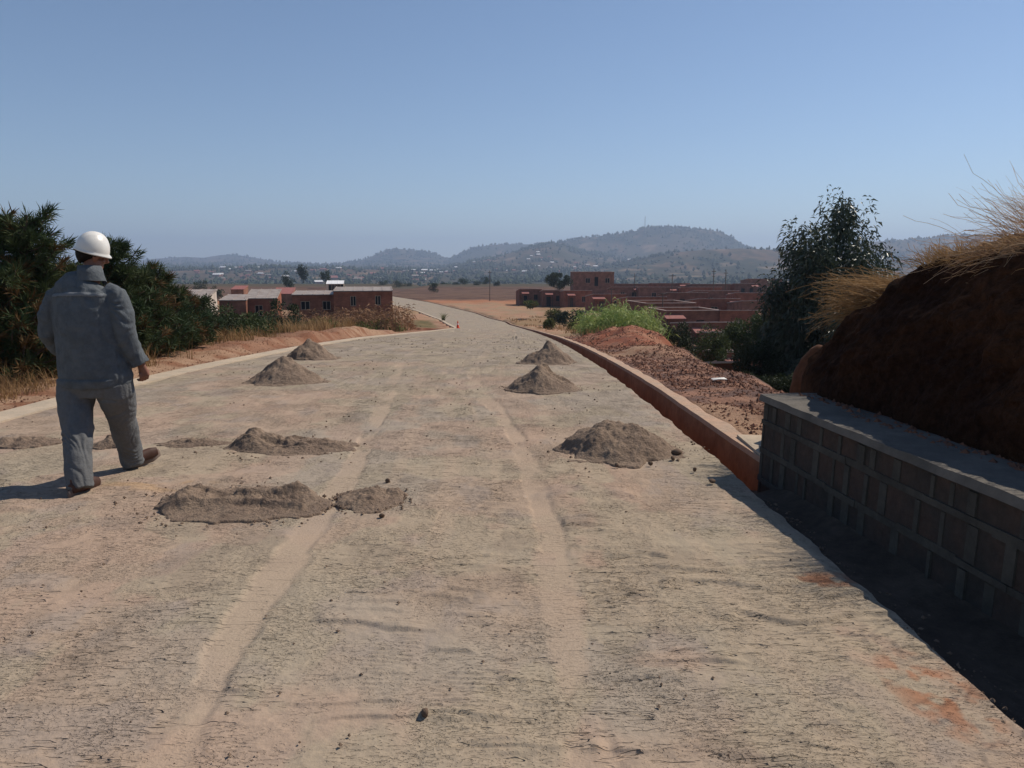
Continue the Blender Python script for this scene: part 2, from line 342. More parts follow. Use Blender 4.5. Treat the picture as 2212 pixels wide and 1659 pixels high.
# tyre tracks in plan (X at Y)
TR1 = [(1.2, -1.05), (2.27, -1.085), (2.87, -1.215), (3.79, -1.21), (4.95, -1.25), (6.48, -1.30), (9.0, -1.52), (12.5, -1.9), (16, -2.25), (22, -2.3), (30, -1.4), (50, -1.2), (83, -.9), (130, -10), (190, -40)]
TR2 = [(1.2, .3), (2.27, .27), (3.27, .24), (4.65, .21), (6.85, .10), (8.5, -.15), (10.4, -.48), (12, -.62), (16, -.6), (50, -.2), (83, -.0), (130, -8), (190, -38)]
def dome(x, y, cx, cy, rx, ry, p=1.4): return np.clip(1 - ((x - cx) / rx) ** 2 - ((y - cy) / ry) ** 2, 0, 1) ** p
def build_road():
    nc = 900
    py = np.linspace(767 + 150, 300.8, 900)
    ang = np.radians(PITCH) + np.arctan((py - 384) / FPX)
    Y0 = 1.6 / np.tan(ang)
    # rows evenly spaced as the eye sees them, following the descending profile
    ys = np.concatenate([np.linspace(1.25, 40, 60000), np.linspace(40, 215, 30000)[1:]])
    a = np.arctan((1.6 - zr(ys)) / ys); ok = a > 0
    prow = 384 + FPX * np.tan(a - np.radians(PITCH)); 
    prow = np.minimum.accumulate(prow - np.arange(len(ys)) * 1e-6)
    tgt = np.linspace(prow[0], prow[-1], 820); Yr = np.interp(-tgt, -prow, ys)
    Yr = np.unique(np.concatenate([[-14, -8, -4, -1, .3, .8], Yr, np.linspace(22, 215, 120)]))
    T = np.linspace(0, 1, nc)
    YY, TT = np.meshgrid(Yr, T, indexing='ij')
    xl = XL(YY); xr = XR(YY); XX = xl + (xr - xl) * TT
    x, y = XX, YY
    z = zr(y)
    yf = np.arange(0, 240, .05)
    def smt(T):
        v = itp(yf, T); k = np.hanning(61); k /= k.sum(); v = np.convolve(np.pad(v, 30, mode='edge'), k, mode='valid'); return np.interp(y, yf, v)
    d1 = np.abs(x - smt(TR1) - .012 * fbm(y * 1.5, y * 0, 3, 1)); d2 = np.abs(x - smt(TR2) - .012 * fbm(y * 1.5, y * 0 + 4, 3, 2))
    w1 = .085 + .03 * fbm(y * .8, y * 0 + 2, 3, 6); br = sstep(-.45, .0, fbm(x * 4, y * 1.6, 4, 7)); k1 = (1 - sstep(w1 * .75, w1 * 1.3, d1 + .035 * fbm(x * 7, y * 5, 4, 3))) * br; k2 = (1 - sstep(w1 * .75, w1 * 1.3, d2 + .045 * fbm(x * 7, y * 5, 3, 4))) * br
    tf_ = (1 - sstep(9, 20, y)); trk = np.maximum(k1, k2) * (.35 + .65 * tf_)
    d = .016 * fbm(x * .9, y * .9, 4, 11) + .007 * fbm(x * 5, y * 5, 4, 12) 
    far = np.clip(y / 9, 1, 2.2)
    # crescent-like drag ridges across the road, steep side towards the viewer
    def rip(freq, amp, seed, sx, thr, soft=.18):
        ph = y * freq + 1.5 * fbm(x * .9, y * .5, 3, seed) + .8 * fbm(x * 3, y * 2, 2, seed + 5)
        s = ph - np.floor(ph); saw = np.where(s < .13, s / .13, 1 - (s - .13) / .87) ** 1.5
        cell = np.floor(ph)
        mk = vnoise(x * sx + cell * 13.7, cell * 3.1, seed + 9)
        env = sstep(thr, thr + soft, mk)
        return amp * saw * env
    d += rip(5.5, .020, 21, 2.2, .66) * (1 - .9 * trk) * (0.4 + .6 * sstep(-.1, .3, fbm(x * .5, y * .4, 2, 61)))
    d += rip(11., .011, 22, 4.5, .60) * (1 - trk) * sstep(-.25, .2, fbm(x * .7, y * .5, 3, 62))
    d += .006 * np.maximum(fbm(x * 14, y * 20, 3, 64, .6), 0) * sstep(-.1, .25, fbm(x * 1.3, y * 1.1, 4, 65)) * (1 - trk) + .004 * fbm(x * 22, y * 26, 3, 67, .7) * (1 - .7 * trk)
    d += rip(23., .0065, 23, 11, .58) * (1 - trk) * sstep(-.05, .25, fbm(x * 1.1, y * .9, 3, 63))
    # cleat marks in bands beside the tracks
    def cleat(cx, wd, y0, y1, per, amp, seed):
        e = (1 - sstep(wd * .75, wd, np.abs(x - cx - .06 * fbm(y * .8, x * 0, 2, seed)))) * sstep(y0, y0 + .4, y) * (1 - sstep(y1 - .4, y1, y))
        s = np.sin((y / per + .25 * (x - cx) / wd + .4 * fbm(x * 2, y * 1, 2, seed + 1)) * 2 * np.pi)
        return amp * e * np.maximum(s, -.3) * sstep(-.05, .3, fbm(x * 3, y * 2.2, 3, seed + 2)) * (.5 + vnoise(x * 11, y * 8, seed + 3))
    d += cleat(itp(y, TR1) - .42, .30, 6.5, 15, .15, .014, 200) + cleat(itp(y, TR2) - .30, .15, 4.5, 12, .12, .012, 210)
    d += cleat(itp(y, TR1) + .42, .16, 5, 12, .11, .010, 220) + cleat(itp(y, TR2) + .36, .18, 2.5, 7, .07, .006, 230)
    d += cleat(itp(y, TR2) - .42, .13, 1.8, 4.2, .035, .004, 240) + cleat(itp(y, TR2) - .78, .12, 1.8, 5.2, .04, .004, 250)
    d += cleat(itp(y, TR1) + .75, .12, 1.8, 5.2, .035, .004, 260)
    rr0 = np.random.default_rng(12)
    for k in range(46):
        cy = 1.9 + 7.5 * rr0.uniform() ** 1.4; cx = rr0.uniform(-5, 1.3); wd = rr0.uniform(.12, .42); cv = rr0.uniform(-.25, .35); sl = rr0.uniform(-.12, .12); am_ = rr0.uniform(.008, .016) * min(1.0, .55 + cy * .08)
        u_ = (x - cx) / wd; yc = cy + cv * wd * u_ ** 2 + sl * (x - cx); q_ = y - yc; th_ = .012 + .004 * cy
        m_ = np.abs(u_) < 1.2
        d += np.where(m_ & (np.abs(q_) < .4), am_ * np.clip(1 - u_ ** 2, 0, 1) * np.where(q_ > 0, np.exp(-(q_ / (th_ * 4)) ** 2), np.exp(-(q_ / th_) ** 2)) , 0)
    # tracks pressed in, small berms
    d = d * (1 - .8 * trk) - .005 * trk + .0012 * tf_ * sstep(-.2, .3, fbm(x * 1.5, y * 1.5, 3, 66)) * (np.exp(-((d1 - .15) / .03) ** 2) + np.exp(-((d2 - .15) / .03) ** 2))
    # leftovers of spread sand heaps in rows across the road further on
    for (cx, cy, rx, ry, h) in [(-3.6, 19.5, .9, .5, .09), (-1.6, 21, 1.0, .5, .07), (.3, 22.5, .9, .6, .10), (-4.0, 24, .9, .6, .10), (-2.4, 25.5, 1.1, .5, .09), (.2, 27, .8, .5, .12), (-3.9, 29, 1.0, .7, .12), (-1.0, 31, 1.3, .6, .12),
                                (.2, 35, .8, .6, .13), (-3.4, 36, 1.3, .7, .14), (-1.5, 41, 1.6, .7, .15), (-4, 46, 1.2, .9, .18), (.0, 52, 1.1, .9, .2), (-3, 58, 1.5, 1, .22), (-4, 17, .9, .4, .04), (-.6, 18.0, .7, .35, .05), (.6, 5.3, .6, .35, .03), (-4.5, 9.2, .5, .3, .03)]:
        d += h * dome(x, y, cx, cy, rx, ry) * sstep(-.15, .35, fbm(x * 3, y * 4.5, 3, int(cx * 7 + cy * 3) % 97 + 300))
    edge = sstep(0, .06, x - xl) * sstep(0, .05, xr - x)
    z = z + d * (.35 + .65 * edge) + .006
    # slightly crumbled edge along the drain
    XX = XX + (1 - sstep(0, .12, xr - x)) * .035 * fbm(y * 3.0, x * 0 + 2, 4, 90) * (1 - sstep(60, 90, y))
    V = np.stack([XX, YY, z], -1).reshape(-1, 3)
    def C(*c): return np.array(c)[None, None, :]
    def mixc(a, b, t): t = np.clip(t, 0, 1)[..., None]; return a * (1 - t) + b * t
    tan = C(.345, .258, .192); grey = C(.315, .26, .205); greyv = C(.285, .235, .20)
    pink = C(.37, .258, .192); olive = C(.335, .275, .20)
    c = mixc(tan, grey, sstep(-.25, .30, fbm(x * .8, y * .7, 5, 70) + .45 * sstep(8, 16, y) + .25 * sstep(.2, 1.4, x) ))
    c = mixc(c, greyv, sstep(.12, .42, fbm(x * 4.3, y * 3.2, 4, 71)) * .5)
    c = mixc(c, pink, sstep(.02, .22, fbm(x * 1.6 + 9, y * 1.3, 4, 76)) * .5 * (1 - sstep(9, 18, y))); c = mixc(c, olive, sstep(.02, .22, fbm(x * 1.9 + 3, y * 1.5, 4, 78)) * .7)
    c = mixc(c, C(.20, .16, .125), sstep(.25, .5, fbm(x * 4, y * 3, 4, 73)) * .35)
    c = mixc(c, C(.39, .292, .215), trk * .6)
    for T_, of, wd_, st_ in ((TR1, .38, .05, .35), (TR1, -.45, .06, .3), (TR2, .42, .05, .35), (TR2, -.62, .07, .35), (TR2, -.28, .03, .3), (TR1, .78, .04, .3), (TR2, .85, .06, .25), (TR1, -1.0, .08, .25)):
        dd_ = np.abs(x - smt(T_) - of - .015 * fbm(y * 1.1, y * 0 + of, 3, 31) + .02 * fbm(x * 8, y * 4, 3, 32)); c = mixc(c, C(.39, .292, .215), (1 - sstep(wd_ * .7, wd_ * 1.3, dd_)) * st_ * sstep(-.3, .2, fbm(y * .7, y * 0 + of * 3, 3, 33)))
    c = mixc(c, C(.30, .12, .06), (dome(x, y, 1.62, 3.75, .22, .12, .6) + dome(x, y, 1.6, 2.7, .18, .35, .6)) * sstep(-.3, .2, fbm(x * 12, y * 12, 3, 74)) * .8)
    c = mixc(c, C(.40, .25, .12), dome(x, y, -2.6, 5.5, .5, .2, .6) * sstep(0, .3, fbm(x * 6, y * 6, 3, 75)) * .5)
    me = mesh_np('road', V, grid_faces(len(Yr), nc), cols=c.reshape(-1, 3))
    m = mat('dusty_road', attr=True, rough=.98, vary=.10, nscale=9, spec=.05)
    t = m.node_tree; b = t.nodes['Principled BSDF']; tc = [n for n in t.nodes if n.type == 'TEX_COORD'][0]
    prev = None
    def nz(sx, sy, rot, det, off):
        mp = t.nodes.new('ShaderNodeMapping'); mp.inputs['Scale'].default_value = (sx, sy, 1); mp.inputs['Rotation'].default_value = (0, 0, rot); mp.inputs['Location'].default_value = (off, off * 2, 0)
        t.links.new(tc.outputs['Object'], mp.inputs[0]); n = t.nodes.new('ShaderNodeTexNoise'); n.noise_dimensions = '2D'; n.inputs['Scale'].default_value = 1; n.inputs['Detail'].default_value = det; n.inputs['Roughness'].default_value = .55
        t.links.new(mp.outputs[0], n.inputs['Vector']); return n.outputs[0]
    def mr(x, a, b_, c_, d_):
        r = t.nodes.new('ShaderNodeMapRange'); r.inputs[1].default_value = a; r.inputs[2].default_value = b_; r.inputs[3].default_value = c_; r.inputs[4].default_value = d_; t.links.new(x, r.inputs[0]); return r.outputs[0]
    def mul(a, b_):
        q = t.nodes.new('ShaderNodeMath'); q.operation = 'MULTIPLY'; t.links.new(a, q.inputs[0]); t.links.new(b_, q.inputs[1]); return q.outputs[0]
    def bump(h, st, dist):
        nonlocal prev
        bp = t.nodes.new('ShaderNodeBump'); bp.inputs['Strength'].default_value = st; bp.inputs['Distance'].default_value = dist; t.links.new(h, bp.inputs['Height'])
        if prev is not None: t.links.new(prev, bp.inputs['Normal'])
        prev = bp.outputs[0]
    # fine grain, then short sharp crevices running mostly across the road in three sizes
    bump(nz(85, 95, 0, 4, 3), .25, .012)
    tk = t.nodes.new('ShaderNodeVertexColor'); tk.layer_name = 'track'
    for sx, sy, rot, off, lo, hi, ps, pl, dist in ((9, 46, .05, 1, .60, .645, 1.3, .53, .012), (24, 80, -.12, 5, .59, .64, 2.0, .525, .007), (34, 70, .5, 9, .59, .64, 2.6, .54, .006), (60, 75, -.6, 21, .60, .65, 2.2, .50, .005), (4.5, 26, .12, 13, .61, .645, .9, .50, .018)):
        # height = -crevice * patch * (1 - track)
        cre = mul(mr(nz(sx, sy, rot, 2, off), lo, hi, 0, 1), mr(nz(ps, ps * .8, 0, 3, off + 30), pl - .03, pl + .05, 0, -1))
        cre = mul(cre, tk.outputs['Color'])
        bump(cre, 1.0, dist)
    t.links.new(prev, b.inputs['Normal'])
    ca = me.color_attributes.new('track', 'FLOAT_COLOR', 'POINT'); q = np.ones((x.size, 4), np.float32); q[:, :3] = (1 - .75 * trk).reshape(-1, 1); ca.data.foreach_set('color', q.ravel())
    o = link('road', me, m); tag(o, kind='structure')
build_road()

def ribbon(name, Ys, prof, m, smooth=False, kind='structure', label=None, cat=None):
    """prof(Y) -> list of (x,z) cross-section points"""
    rows = [prof(y) for y in Ys]; nc = len(rows[0])
    V = [(x, y, z) for y, r in zip(Ys, rows) for (x, z) in r]
    o = link(name, mesh_np(name, V, grid_faces(len(rows), nc), smooth=smooth), m)
    tag(o, label, cat, kind=kind); return o
Yk = np.concatenate([np.linspace(-12, 40, 260), np.linspace(40.6, 200, 180)])
def kerbprof(Y):
    x = float(XL(Y)); z = float(zr(Y)); j = .012 * float(fbm(Y * 1.3, 3, 3, 600))
    wv = .34 if Y < 83 else .4
    return [(x - wv + j, z - .35), (x - wv + j, z + .035), (x + .02 + j, z + .028), (x + .02 + j, z - .3)]
ribbon('kerb', Yk, kerbprof, M['kerb'])
Yd = np.concatenate([np.linspace(5.75, 40, 380), np.linspace(40.4, 190, 200)])
def drainprof(Y):
    x = float(XR(Y)); z = float(zr(Y)); f = DW
    j = .012 * float(fbm(Y * .9, 9, 3, 610)); k = .01 * float(fbm(Y * 2, 5, 3, 611)); up = .045
    return [(x - .03, z - .02), (x + j, z - .03), (x + .02 + j, z - .40), (x + f - .03 + k, z - .42), (x + f + k, z + up - .008)]
ribbon('drain', Yd, drainprof, M['drain'])
def stripprof(Y):
    x = float(XR(Y)); z = float(zr(Y)); f = DW; k = .01 * float(fbm(Y * 2, 5, 3, 611)); up = .045
    e = .06 * float(fbm(Y * 2.2, 15, 4, 612))
    return [(x + f + k - .004, z + up - .05), (x + f + k - .004, z + up), (x + f + .15 + e, z + up - .004), (x + f + .27 + e, z - .06), (x + f + .27 + e, z - .5)]
ribbon('drain_edge', Yd, stripprof, mat('dusty_concrete', (.42, .27, .185), .95, (.36, .26, .19), 2.5, bump=.5, bscale=40, vary=.18))

# ------------------------------------------------------------------ distant hills
RID = [
    (4800, 900, [(-200, 570), (200, 572), (290, 566), (340, 558), (400, 554), (440, 556), (480, 550), (520, 551), (560, 558), (600, 566), (680, 572), (780, 572)]),
    (4200, 700, [(700, 577), (780, 563), (800, 555), (830, 543), (860, 537), (890, 540), (930, 545), (970, 559), (1010, 572)]),
    (3900, 700, [(930, 577), (970, 559), (1010, 538), (1060, 527), (1110, 526), (1160, 526), (1240, 532), (1300, 545), (1400, 572)]),
    (2600, 750, [(850, 592), (930, 583), (970, 577), (1030, 563), (1070, 558), (1100, 548), (1130, 540), (1160, 530), (1190, 524), (1215, 527), (1240, 538), (1320, 552), (1420, 577)]),
    (3400, 700, [(1050, 575), (1120, 548), (1180, 530), (1260, 515), (1330, 508), (1370, 502), (1400, 494), (1440, 493), (1480, 497), (1550, 503), (1580, 515), (1610, 535), (1680, 560), (1750, 577)]),
    (2000, 620, [(1220, 590), (1300, 575), (1350, 565), (1420, 552), (1450, 546), (1520, 540), (1600, 537), (1680, 540), (1760, 545), (1900, 560), (2050, 578), (2300, 590)]),
    (3000, 700, [(1550, 575), (1700, 552), (1800, 535), (1880, 523), (1960, 519), (2050, 509), (2110, 508), (2212, 515), (2400, 520), (2600, 540)]),
    (1700, 420, [(-200, 588), (200, 589), (400, 583), (560, 579), (700, 581), (850, 584), (1000, 592), (1100, 598)]),
]
def hill_h(X, Y, detail=True):
    tn = X / Y; dx = 1106 + tn * FPX / .4629 / math.cos(R(PITCH))
    base = itp(Y, [(300, -7), (420, -10), (800, -28), (1500, -21), (2200, -12), (3000, -2), (4500, 14), (7000, 14)])
    base = base + 3.5 * fbm(X * .003, Y * .003, 3, 400) * sstep(400, 900, Y)
    h = base
    for i, (D, wd, pts) in enumerate(RID):
        dy = itp(dx, pts)
        u = 384 - dy * .4629
        zz = CAMZ + D * (-FPX * math.sin(R(PITCH)) + u * math.cos(R(PITCH))) / (FPX * math.cos(R(PITCH)) + u * math.sin(R(PITCH)))
        ends = sstep(pts[0][0] - 60, pts[0][0] + 40, dx) * (1 - sstep(pts[-1][0] - 40, pts[-1][0] + 60, dx))
        Dl = D + wd * .35 * fbm(X / wd * .8, X * 0 + i, 3, 410 + i)
        t = (Y - Dl) / (wd * np.where(Y > Dl, 1.3, .75))
        g = 1 / (1 + t * t) ** 1.6
        amp = (zz - base) * g * ends
        if detail: amp = amp * (1 + (.16 * fbm(X * 4.2 / wd, Y * 2.4 / wd, 4, 420 + i) - .12 * np.abs(fbm(X * 6 / wd, Y * 2.0 / wd, 3, 440 + i))) * np.clip(np.abs(t) * 1.6, 0, 1))
        h = np.maximum(h, base + amp) + np.where(np.abs(base + amp - h) < 8, (8 - np.abs(base + amp - h)) ** 2 / 60, 0) * ends * (amp > 0) * g
    return h
def build_hills():
    tn = np.linspace(-1.0, 1.0, 720); Yr = np.geomspace(395, 8500, 330)
    YY, TN = np.meshgrid(Yr, tn, indexing='ij'); XX = TN * YY
    Z = hill_h(XX, YY)
    V = np.stack([XX, YY, Z], -1).reshape(-1, 3)
    def C(*c): return np.array(c)[None, None, :]
    def mixc(a, b, t): t = np.clip(t, 0, 1)[..., None]; return a * (1 - t) + b * t
    s = 1.0
    n1 = fbm(XX * .004, YY * .002, 5, 500, .6); n2 = fbm(XX * .02, YY * .008, 4, 501, .6)
    c = mixc(C(.085, .066, .045), C(.045, .046, .030), sstep(-.3, .3, n1))
    c = mixc(c, C(.14, .09, .06), sstep(.12, .35, n2) * .7)
    c = mixc(c, C(.022, .028, .018), sstep(.0, .25, fbm(XX * .009, YY * .006, 5, 502, .6)) * .85)
    c = mixc(c, C(.28, .20, .14), sstep(.33, .5, fbm(XX * .014, YY * .01, 4, 503, .6)) * .5)
    me = mesh_np('hills', V, grid_faces(len(Yr), len(tn)), cols=c.reshape(-1, 3))
    m = mat('hillside', attr=True, rough=1, spec=0, vary=.3, nscale=.006)
    tag(link('hills', me, m), kind='structure')
build_hills()

# ------------------------------------------------------------------ vegetation builders
def leafcloud(name, P, D, L, W, m, parent=None, fold=0.0, seed=1):
    """many leaf-shaped faces: P positions, D directions, L length, W width"""
    r = np.random.default_rng(seed); n = len(P)
    D = D / np.linalg.norm(D, axis=1, keepdims=True)
    A = np.cross(D, r.normal(size=(n, 3))); A /= np.linalg.norm(A, axis=1, keepdims=True)
    L = np.broadcast_to(np.asarray(L, float), (n,))[:, None]; W = np.broadcast_to(np.asarray(W, float), (n,))[:, None]
    a = P; b = P + D * L * .45 + A * W * .5; c = P + D * L + np.array([0, 0, -1]) * L * fold; d = P + D * L * .45 - A * W * .5
    V = np.stack([a, b, c, d], 1).reshape(-1, 3); F = np.arange(n * 4).reshape(n, 4)
    me = mesh_np(name, V, F, smooth=False)
    return link(name, me, m, parent)
def blade_mesh(name, base, hgt, lean, wid, segs=3, seed=0, curl=.5):
    """tapering bent blades; base (n,3), hgt (n,), lean (n,2)"""
    r = np.random.default_rng(seed); n = len(base)
    th = r.uniform(0, np.pi, n); side = np.stack([np.cos(th), np.sin(th), np.zeros(n)], 1)
    rows = []
    for k in range(segs + 1):
        t = k / segs
        c = base.copy(); c[:, 2] += hgt * (t - curl * .35 * t ** 3); c[:, :2] += lean * (t ** 1.8)[None] if False else lean * (t ** 1.8)
        w = (wid * (1 - t * .92))[:, None]
        rows.append(c - side * w * .5); rows.append(c + side * w * .5)
    V = np.stack(rows, 1).reshape(-1, 3); K = 2 * (segs + 1)
    F = []
    i = np.arange(n)[:, None] * K
    for k in range(segs): F.append(np.concatenate([i + 2 * k, i + 2 * k + 1, i + 2 * k + 3, i + 2 * k + 2], 1))
    F = np.stack(F, 1).reshape(-1, 4)
    return mesh_np(name, V, F, smooth=False)

def pine(label, loc, h, spread, seed, group='small pines beside the road', dry=.12, nt=320, nl=.15):
    r = np.random.default_rng(seed); nt = int(nt * 1.9); T = thing('pine_tree', label, 'tree', loc, 0, group)
    lean = r.uniform(-.06, .06, 2) * h
    mb = MB(); pts = [(lean[0] * t * t, lean[1] * t * t, h * t * .95 - .3 * (t == 0)) for t in np.linspace(0, 1, 8)]
    mb.tube(pts, [.05 * h / 3.5 * (1 - .85 * t) + .006 for t in np.linspace(0, 1, 8)], 8)
    tips = []
    nb = int(52 + h * 6)
    for k in range(nb):
        t = .06 + .93 * (k / nb) ** .85; a = r.uniform(0, 2 * math.pi)
        Lb = spread * (1.05 - t) ** .6 * r.uniform(.4, 1.15) + .10
        p0 = Vector((lean[0] * t * t, lean[1] * t * t, h * t * .92)); q = []
        rise = r.uniform(.25, .75) * Lb
        for s in np.linspace(0, 1, 5): q.append(p0 + Vector((math.cos(a) * Lb * s, math.sin(a) * Lb * s, rise * s ** 1.8 - .06 * Lb * s)))
        mb.tube(q, [.016 * (1 - .7 * s) + .003 for s in np.linspace(0, 1, 5)], 5)
        m = max(3, int(nt / nb * (.5 + Lb / spread)))
        for j in range(m):
            s = .15 + .85 * r.uniform() ** .7 if j else 1.0
            i = min(int(s * 4), 3); f = s * 4 - i; p = q[i].lerp(q[i + 1], f)
            off = Vector(r.normal(size=3)) * .12 * Lb
            d = Vector((math.cos(a), math.sin(a), .7)) + Vector(r.normal(size=3)) * .45
            if j: p = p + off
            tips.append((p, d.normalized()))
    tips.append((Vector(pts[-1]), Vector((0, 0, 1))))
    mb.build('trunk', M['bark'], T, True)
    for part, sel, m in (('crown', lambda i: i % 100 >= dry * 100, M['pine']), ('dry_needles', lambda i: i % 100 < dry * 100, M['pinedry'])):
        P = []; D = []
        for i, (p, d) in enumerate(tips):
            if not sel((i * 37) % 100): continue
            n = 34
            v = r.normal(size=(n, 3)) * .62 + np.array(d) * 1.0
            v /= np.linalg.norm(v, axis=1, keepdims=True)
            ax = np.array(p)[None] - np.array(d)[None] * r.uniform(0, .16, (n, 1))
            P.append(ax); D.append(v)
        if P: leafcloud(part, np.concatenate(P), np.concatenate(D), r.uniform(.7, 1.15, sum(len(a) for a in P)) * nl, .012 * nl / .15, m, T, seed=seed)
    return T

def leafy(name, label, cat, loc, h, rx, rz, n, leaf, m, seed, group=None, trunk_frac=.35, clumps=26, fold=0, droop=0, aspect=.45, tr=.05, cr=.33, egg=0):
    """tree or shrub: tapered trunk, limbs to leaf clumps spread through an uneven crown"""
    r = np.random.default_rng(seed); T = thing(name, label, cat, loc, 0, group)
    cz = h - rz
    C = []
    for k in range(clumps):
        v = r.normal(size=3); v /= np.linalg.norm(v); q = r.uniform(.12, .95) ** .5
        c = np.array([v[0] * rx * q, v[1] * rx * q, cz + v[2] * rz * q])
        if egg: c[:2] *= 1 - egg * (c[2] - cz) / rz * .5
        C.append(c * np.array([1, 1, 1]))
    C = np.array(C); C[:, 2] = np.maximum(C[:, 2], .12 * h)
    mb = MB(); tp = [(0, 0, -.3)] + [(.03 * h * math.sin(3 * t + seed), .03 * h * math.cos(2 * t), t * (cz + rz * .4)) for t in np.linspace(.1, 1, 6)]
    mb.tube(tp, [tr * h * .35 * (1 - .8 * t) + .006 * h * .3 for t in np.linspace(0, 1, 7)], 7)
    for c in C[::2]:
        zb = min(max(c[2] * .55, .15 * h), cz + rz * .3); p0 = Vector((0, 0, zb)); p1 = Vector(c)
        mb.tube([p0, p0.lerp(p1, .5) + Vector((0, 0, .05 * h)), p1], [tr * h * .12, tr * h * .07, tr * h * .025], 5)
    mb.build('trunk', M['bark'], T, True)
    idx = r.integers(0, clumps, n); sz = r.uniform(.6, 1.3, clumps)
    v = r.normal(size=(n, 3)); v /= np.linalg.norm(v, axis=1, keepdims=True)
    rad = cr * (r.uniform(0, 1, (n, 1)) ** .45) * sz[idx][:, None]
    P = C[idx] + v * rad * np.array([rx, rx, rz * .9])
    P[:, 2] = np.maximum(P[:, 2], .02)
    D = v * .8 + r.normal(size=(n, 3)) * .7; D[:, 2] += .2 - droop
    leafcloud('crown', P, D, r.uniform(.6, 1.3, n) * leaf, r.uniform(.7, 1.2, n) * leaf * aspect, m, T, fold=fold, seed=seed)
    return T
def copy_tree(o, loc, sc=1.0, rz=0.0, label=None, group=None):
    c = o.copy(); COL.objects.link(c); c.location = loc; c.scale = (sc, sc, sc); c.rotation_euler = (0, 0, rz)
    if label: c['label'] = label
    if group: c['group'] = group
    for ch in [k for k in o.children]:
        d = ch.copy(); COL.objects.link(d); d.parent = c
    return c
def gz(x, y): return float(ground_h(np.array([float(x)]), np.array([float(y)]), False)[0])

# pines on the left
PX = [(38, 432, 10.8, 1.0, 'tallest pine, at the left edge of the view beside the verge', .08), (-60, 440, 11.5, 1.3, 'pine cut by the left border of the view behind the tallest one', .1), (2, 560, 8.6, 1.0, 'bushy pine in the foreground at the left edge', .3),
      (228, 500, 14, .8, 'pine with a flat top rising just behind the white helmet', .05), (330, 566, 15.5, .8, 'dark pine to the right of the man with a rounded tip against the hills', .1), (282, 588, 13, .9, 'dark pine right of the collar of the man', .15),
      (155, 575, 11, 1.0, 'dense dark pine behind the left shoulder of the walking man', .15), (95, 560, 12.5, 1.1, 'dark pine between the tallest pine and the man', .12), (60, 640, 9, 1.0, 'brownish low pine left of the elbow of the man', .45), (352, 612, 17, .9, 'pine with a wide crown between the man and the hills', .2), (395, 648, 19, .9, 'last low pine before the pale plastered house', .2),
      (250, 650, 10.8, .9, 'low pine hidden mostly by the back of the man', .3), (315, 690, 12, .8, 'small brown pine right of the sleeve of the man', .35), (372, 705, 14.5, .8, 'small dark pine beside the shaggy shrub', .2), (20, 700, 8, .9, 'lowest brown pine at the left edge above the dry grass', .5)]
for i, (dx, dy, Y, sp, lab, dr) in enumerate(PX):
    Y = max(Y, 7.3 / abs((dx - 1106) * .4629 * .9885 / FPX)); p = at(dx, dy, Y); zg = gz(p.x, Y); pine(lab, (p.x, Y, zg), max(p.z - zg, .8) * .97, sp, 40 + i, dry=dr, nt=230, nl=.19)
# shrubs on the left behind the verge
def shrub(dx, dy, Y, wpx, hpx, lab, m='bush', seed=1, n=2600, name='shrub', cat='shrub', leaf=None, group='shrubs on the left of the road'):
    if dx > 1420: n = int(n * 1.7)
    if dx < 860: wpx *= 1.35; hpx *= 1.25; n = int(n * 1.5)
    p = at(dx, dy + hpx, Y); sc = Y / 770 * .4629
    h = hpx * sc * 1.02; rx = wpx * sc / 2; zb = min(p.z, gz(p.x, Y)) if abs(p.z - gz(p.x, Y)) < 1.5 else p.z
    h += p.z - zb
    return leafy(name, lab, cat, (p.x, Y, zb), h, rx, h * .47, n, leaf or max(.07, Y * .0035), M[m], seed, group, clumps=18, cr=.42)
shrub(440, 652, 20, 110, 85, 'dark green shrub right of the pines behind the clay verge', 'bushdark', 3, 4000)
shrub(508, 664, 22, 95, 72, 'mid green shrub below the long red roofed house', 'bush', 4, 3500)
shrub(615, 655, 42, 70, 65, 'upright dark shrub in front of the long brick house wall', 'bushdark', 5, 3000)
shrub(560, 678, 34, 80, 45, 'low broad shrub left of the dry maize', 'bush', 6, 2600)
shrub(690, 690, 46, 60, 32, 'small olive shrub among the dry maize stalks', 'weeds', 7, 1500)
shrub(835, 692, 50, 60, 32, 'bright green weedy shrub at the kerb below the brick house', 'weeds', 8, 1800)
shrub(370, 690, 19, 80, 70, 'shaggy dark shrub right behind the hand of the walking man', 'bushdark', 9, 3500)
shrub(790, 700, 47, 40, 24, 'low weed clump beside the kerb near the maize', 'weeds', 10, 900)

# dry grass behind the verge (uncountable)
def strip_grass(name, xs, ys, hs, m, n, lean=(.0, .0), wid=.012, seed=0, sprd=.12, clump=0):
    r = np.random.default_rng(seed)
    y = ys[0] + (ys[1] - ys[0]) * r.uniform(0, 1, n) ** 1.3; x = XL(y) - r.uniform(xs[0], xs[1], n)
    keep = vnoise(x * 1.2, y * .9, seed + 5) > .5; x = x[keep]; y = y[keep]; n = len(x)
    z = ground_h(x, y, True); h = r.uniform(hs[0], hs[1], n) * (.5 + vnoise(x * .8, y * .6, seed))
    me = blade_mesh(name, np.stack([x, y, z - .02], 1), h, r.normal(size=(n, 2)) * sprd + np.array(lean), np.maximum(wid, y * .0011), 3, seed)
    o = link(name, me, M[m]); tag(o, kind='stuff'); return o
g = strip_grass('dry_grass', (1.5, 4.2), (5.5, 34), (.22, .55), 'dry', 13000, lean=(-.08, 0), seed=11); tag(g, 'straw coloured grass growing behind the left clay verge', 'grass')
g = strip_grass('dry_grass', (.9, 3.2), (6.0, 15), (.18, .5), 'dry', 9000, seed=15, sprd=.15, wid=.009); tag(g, 'brown dry grass along the verge at the left edge of the view', 'grass')
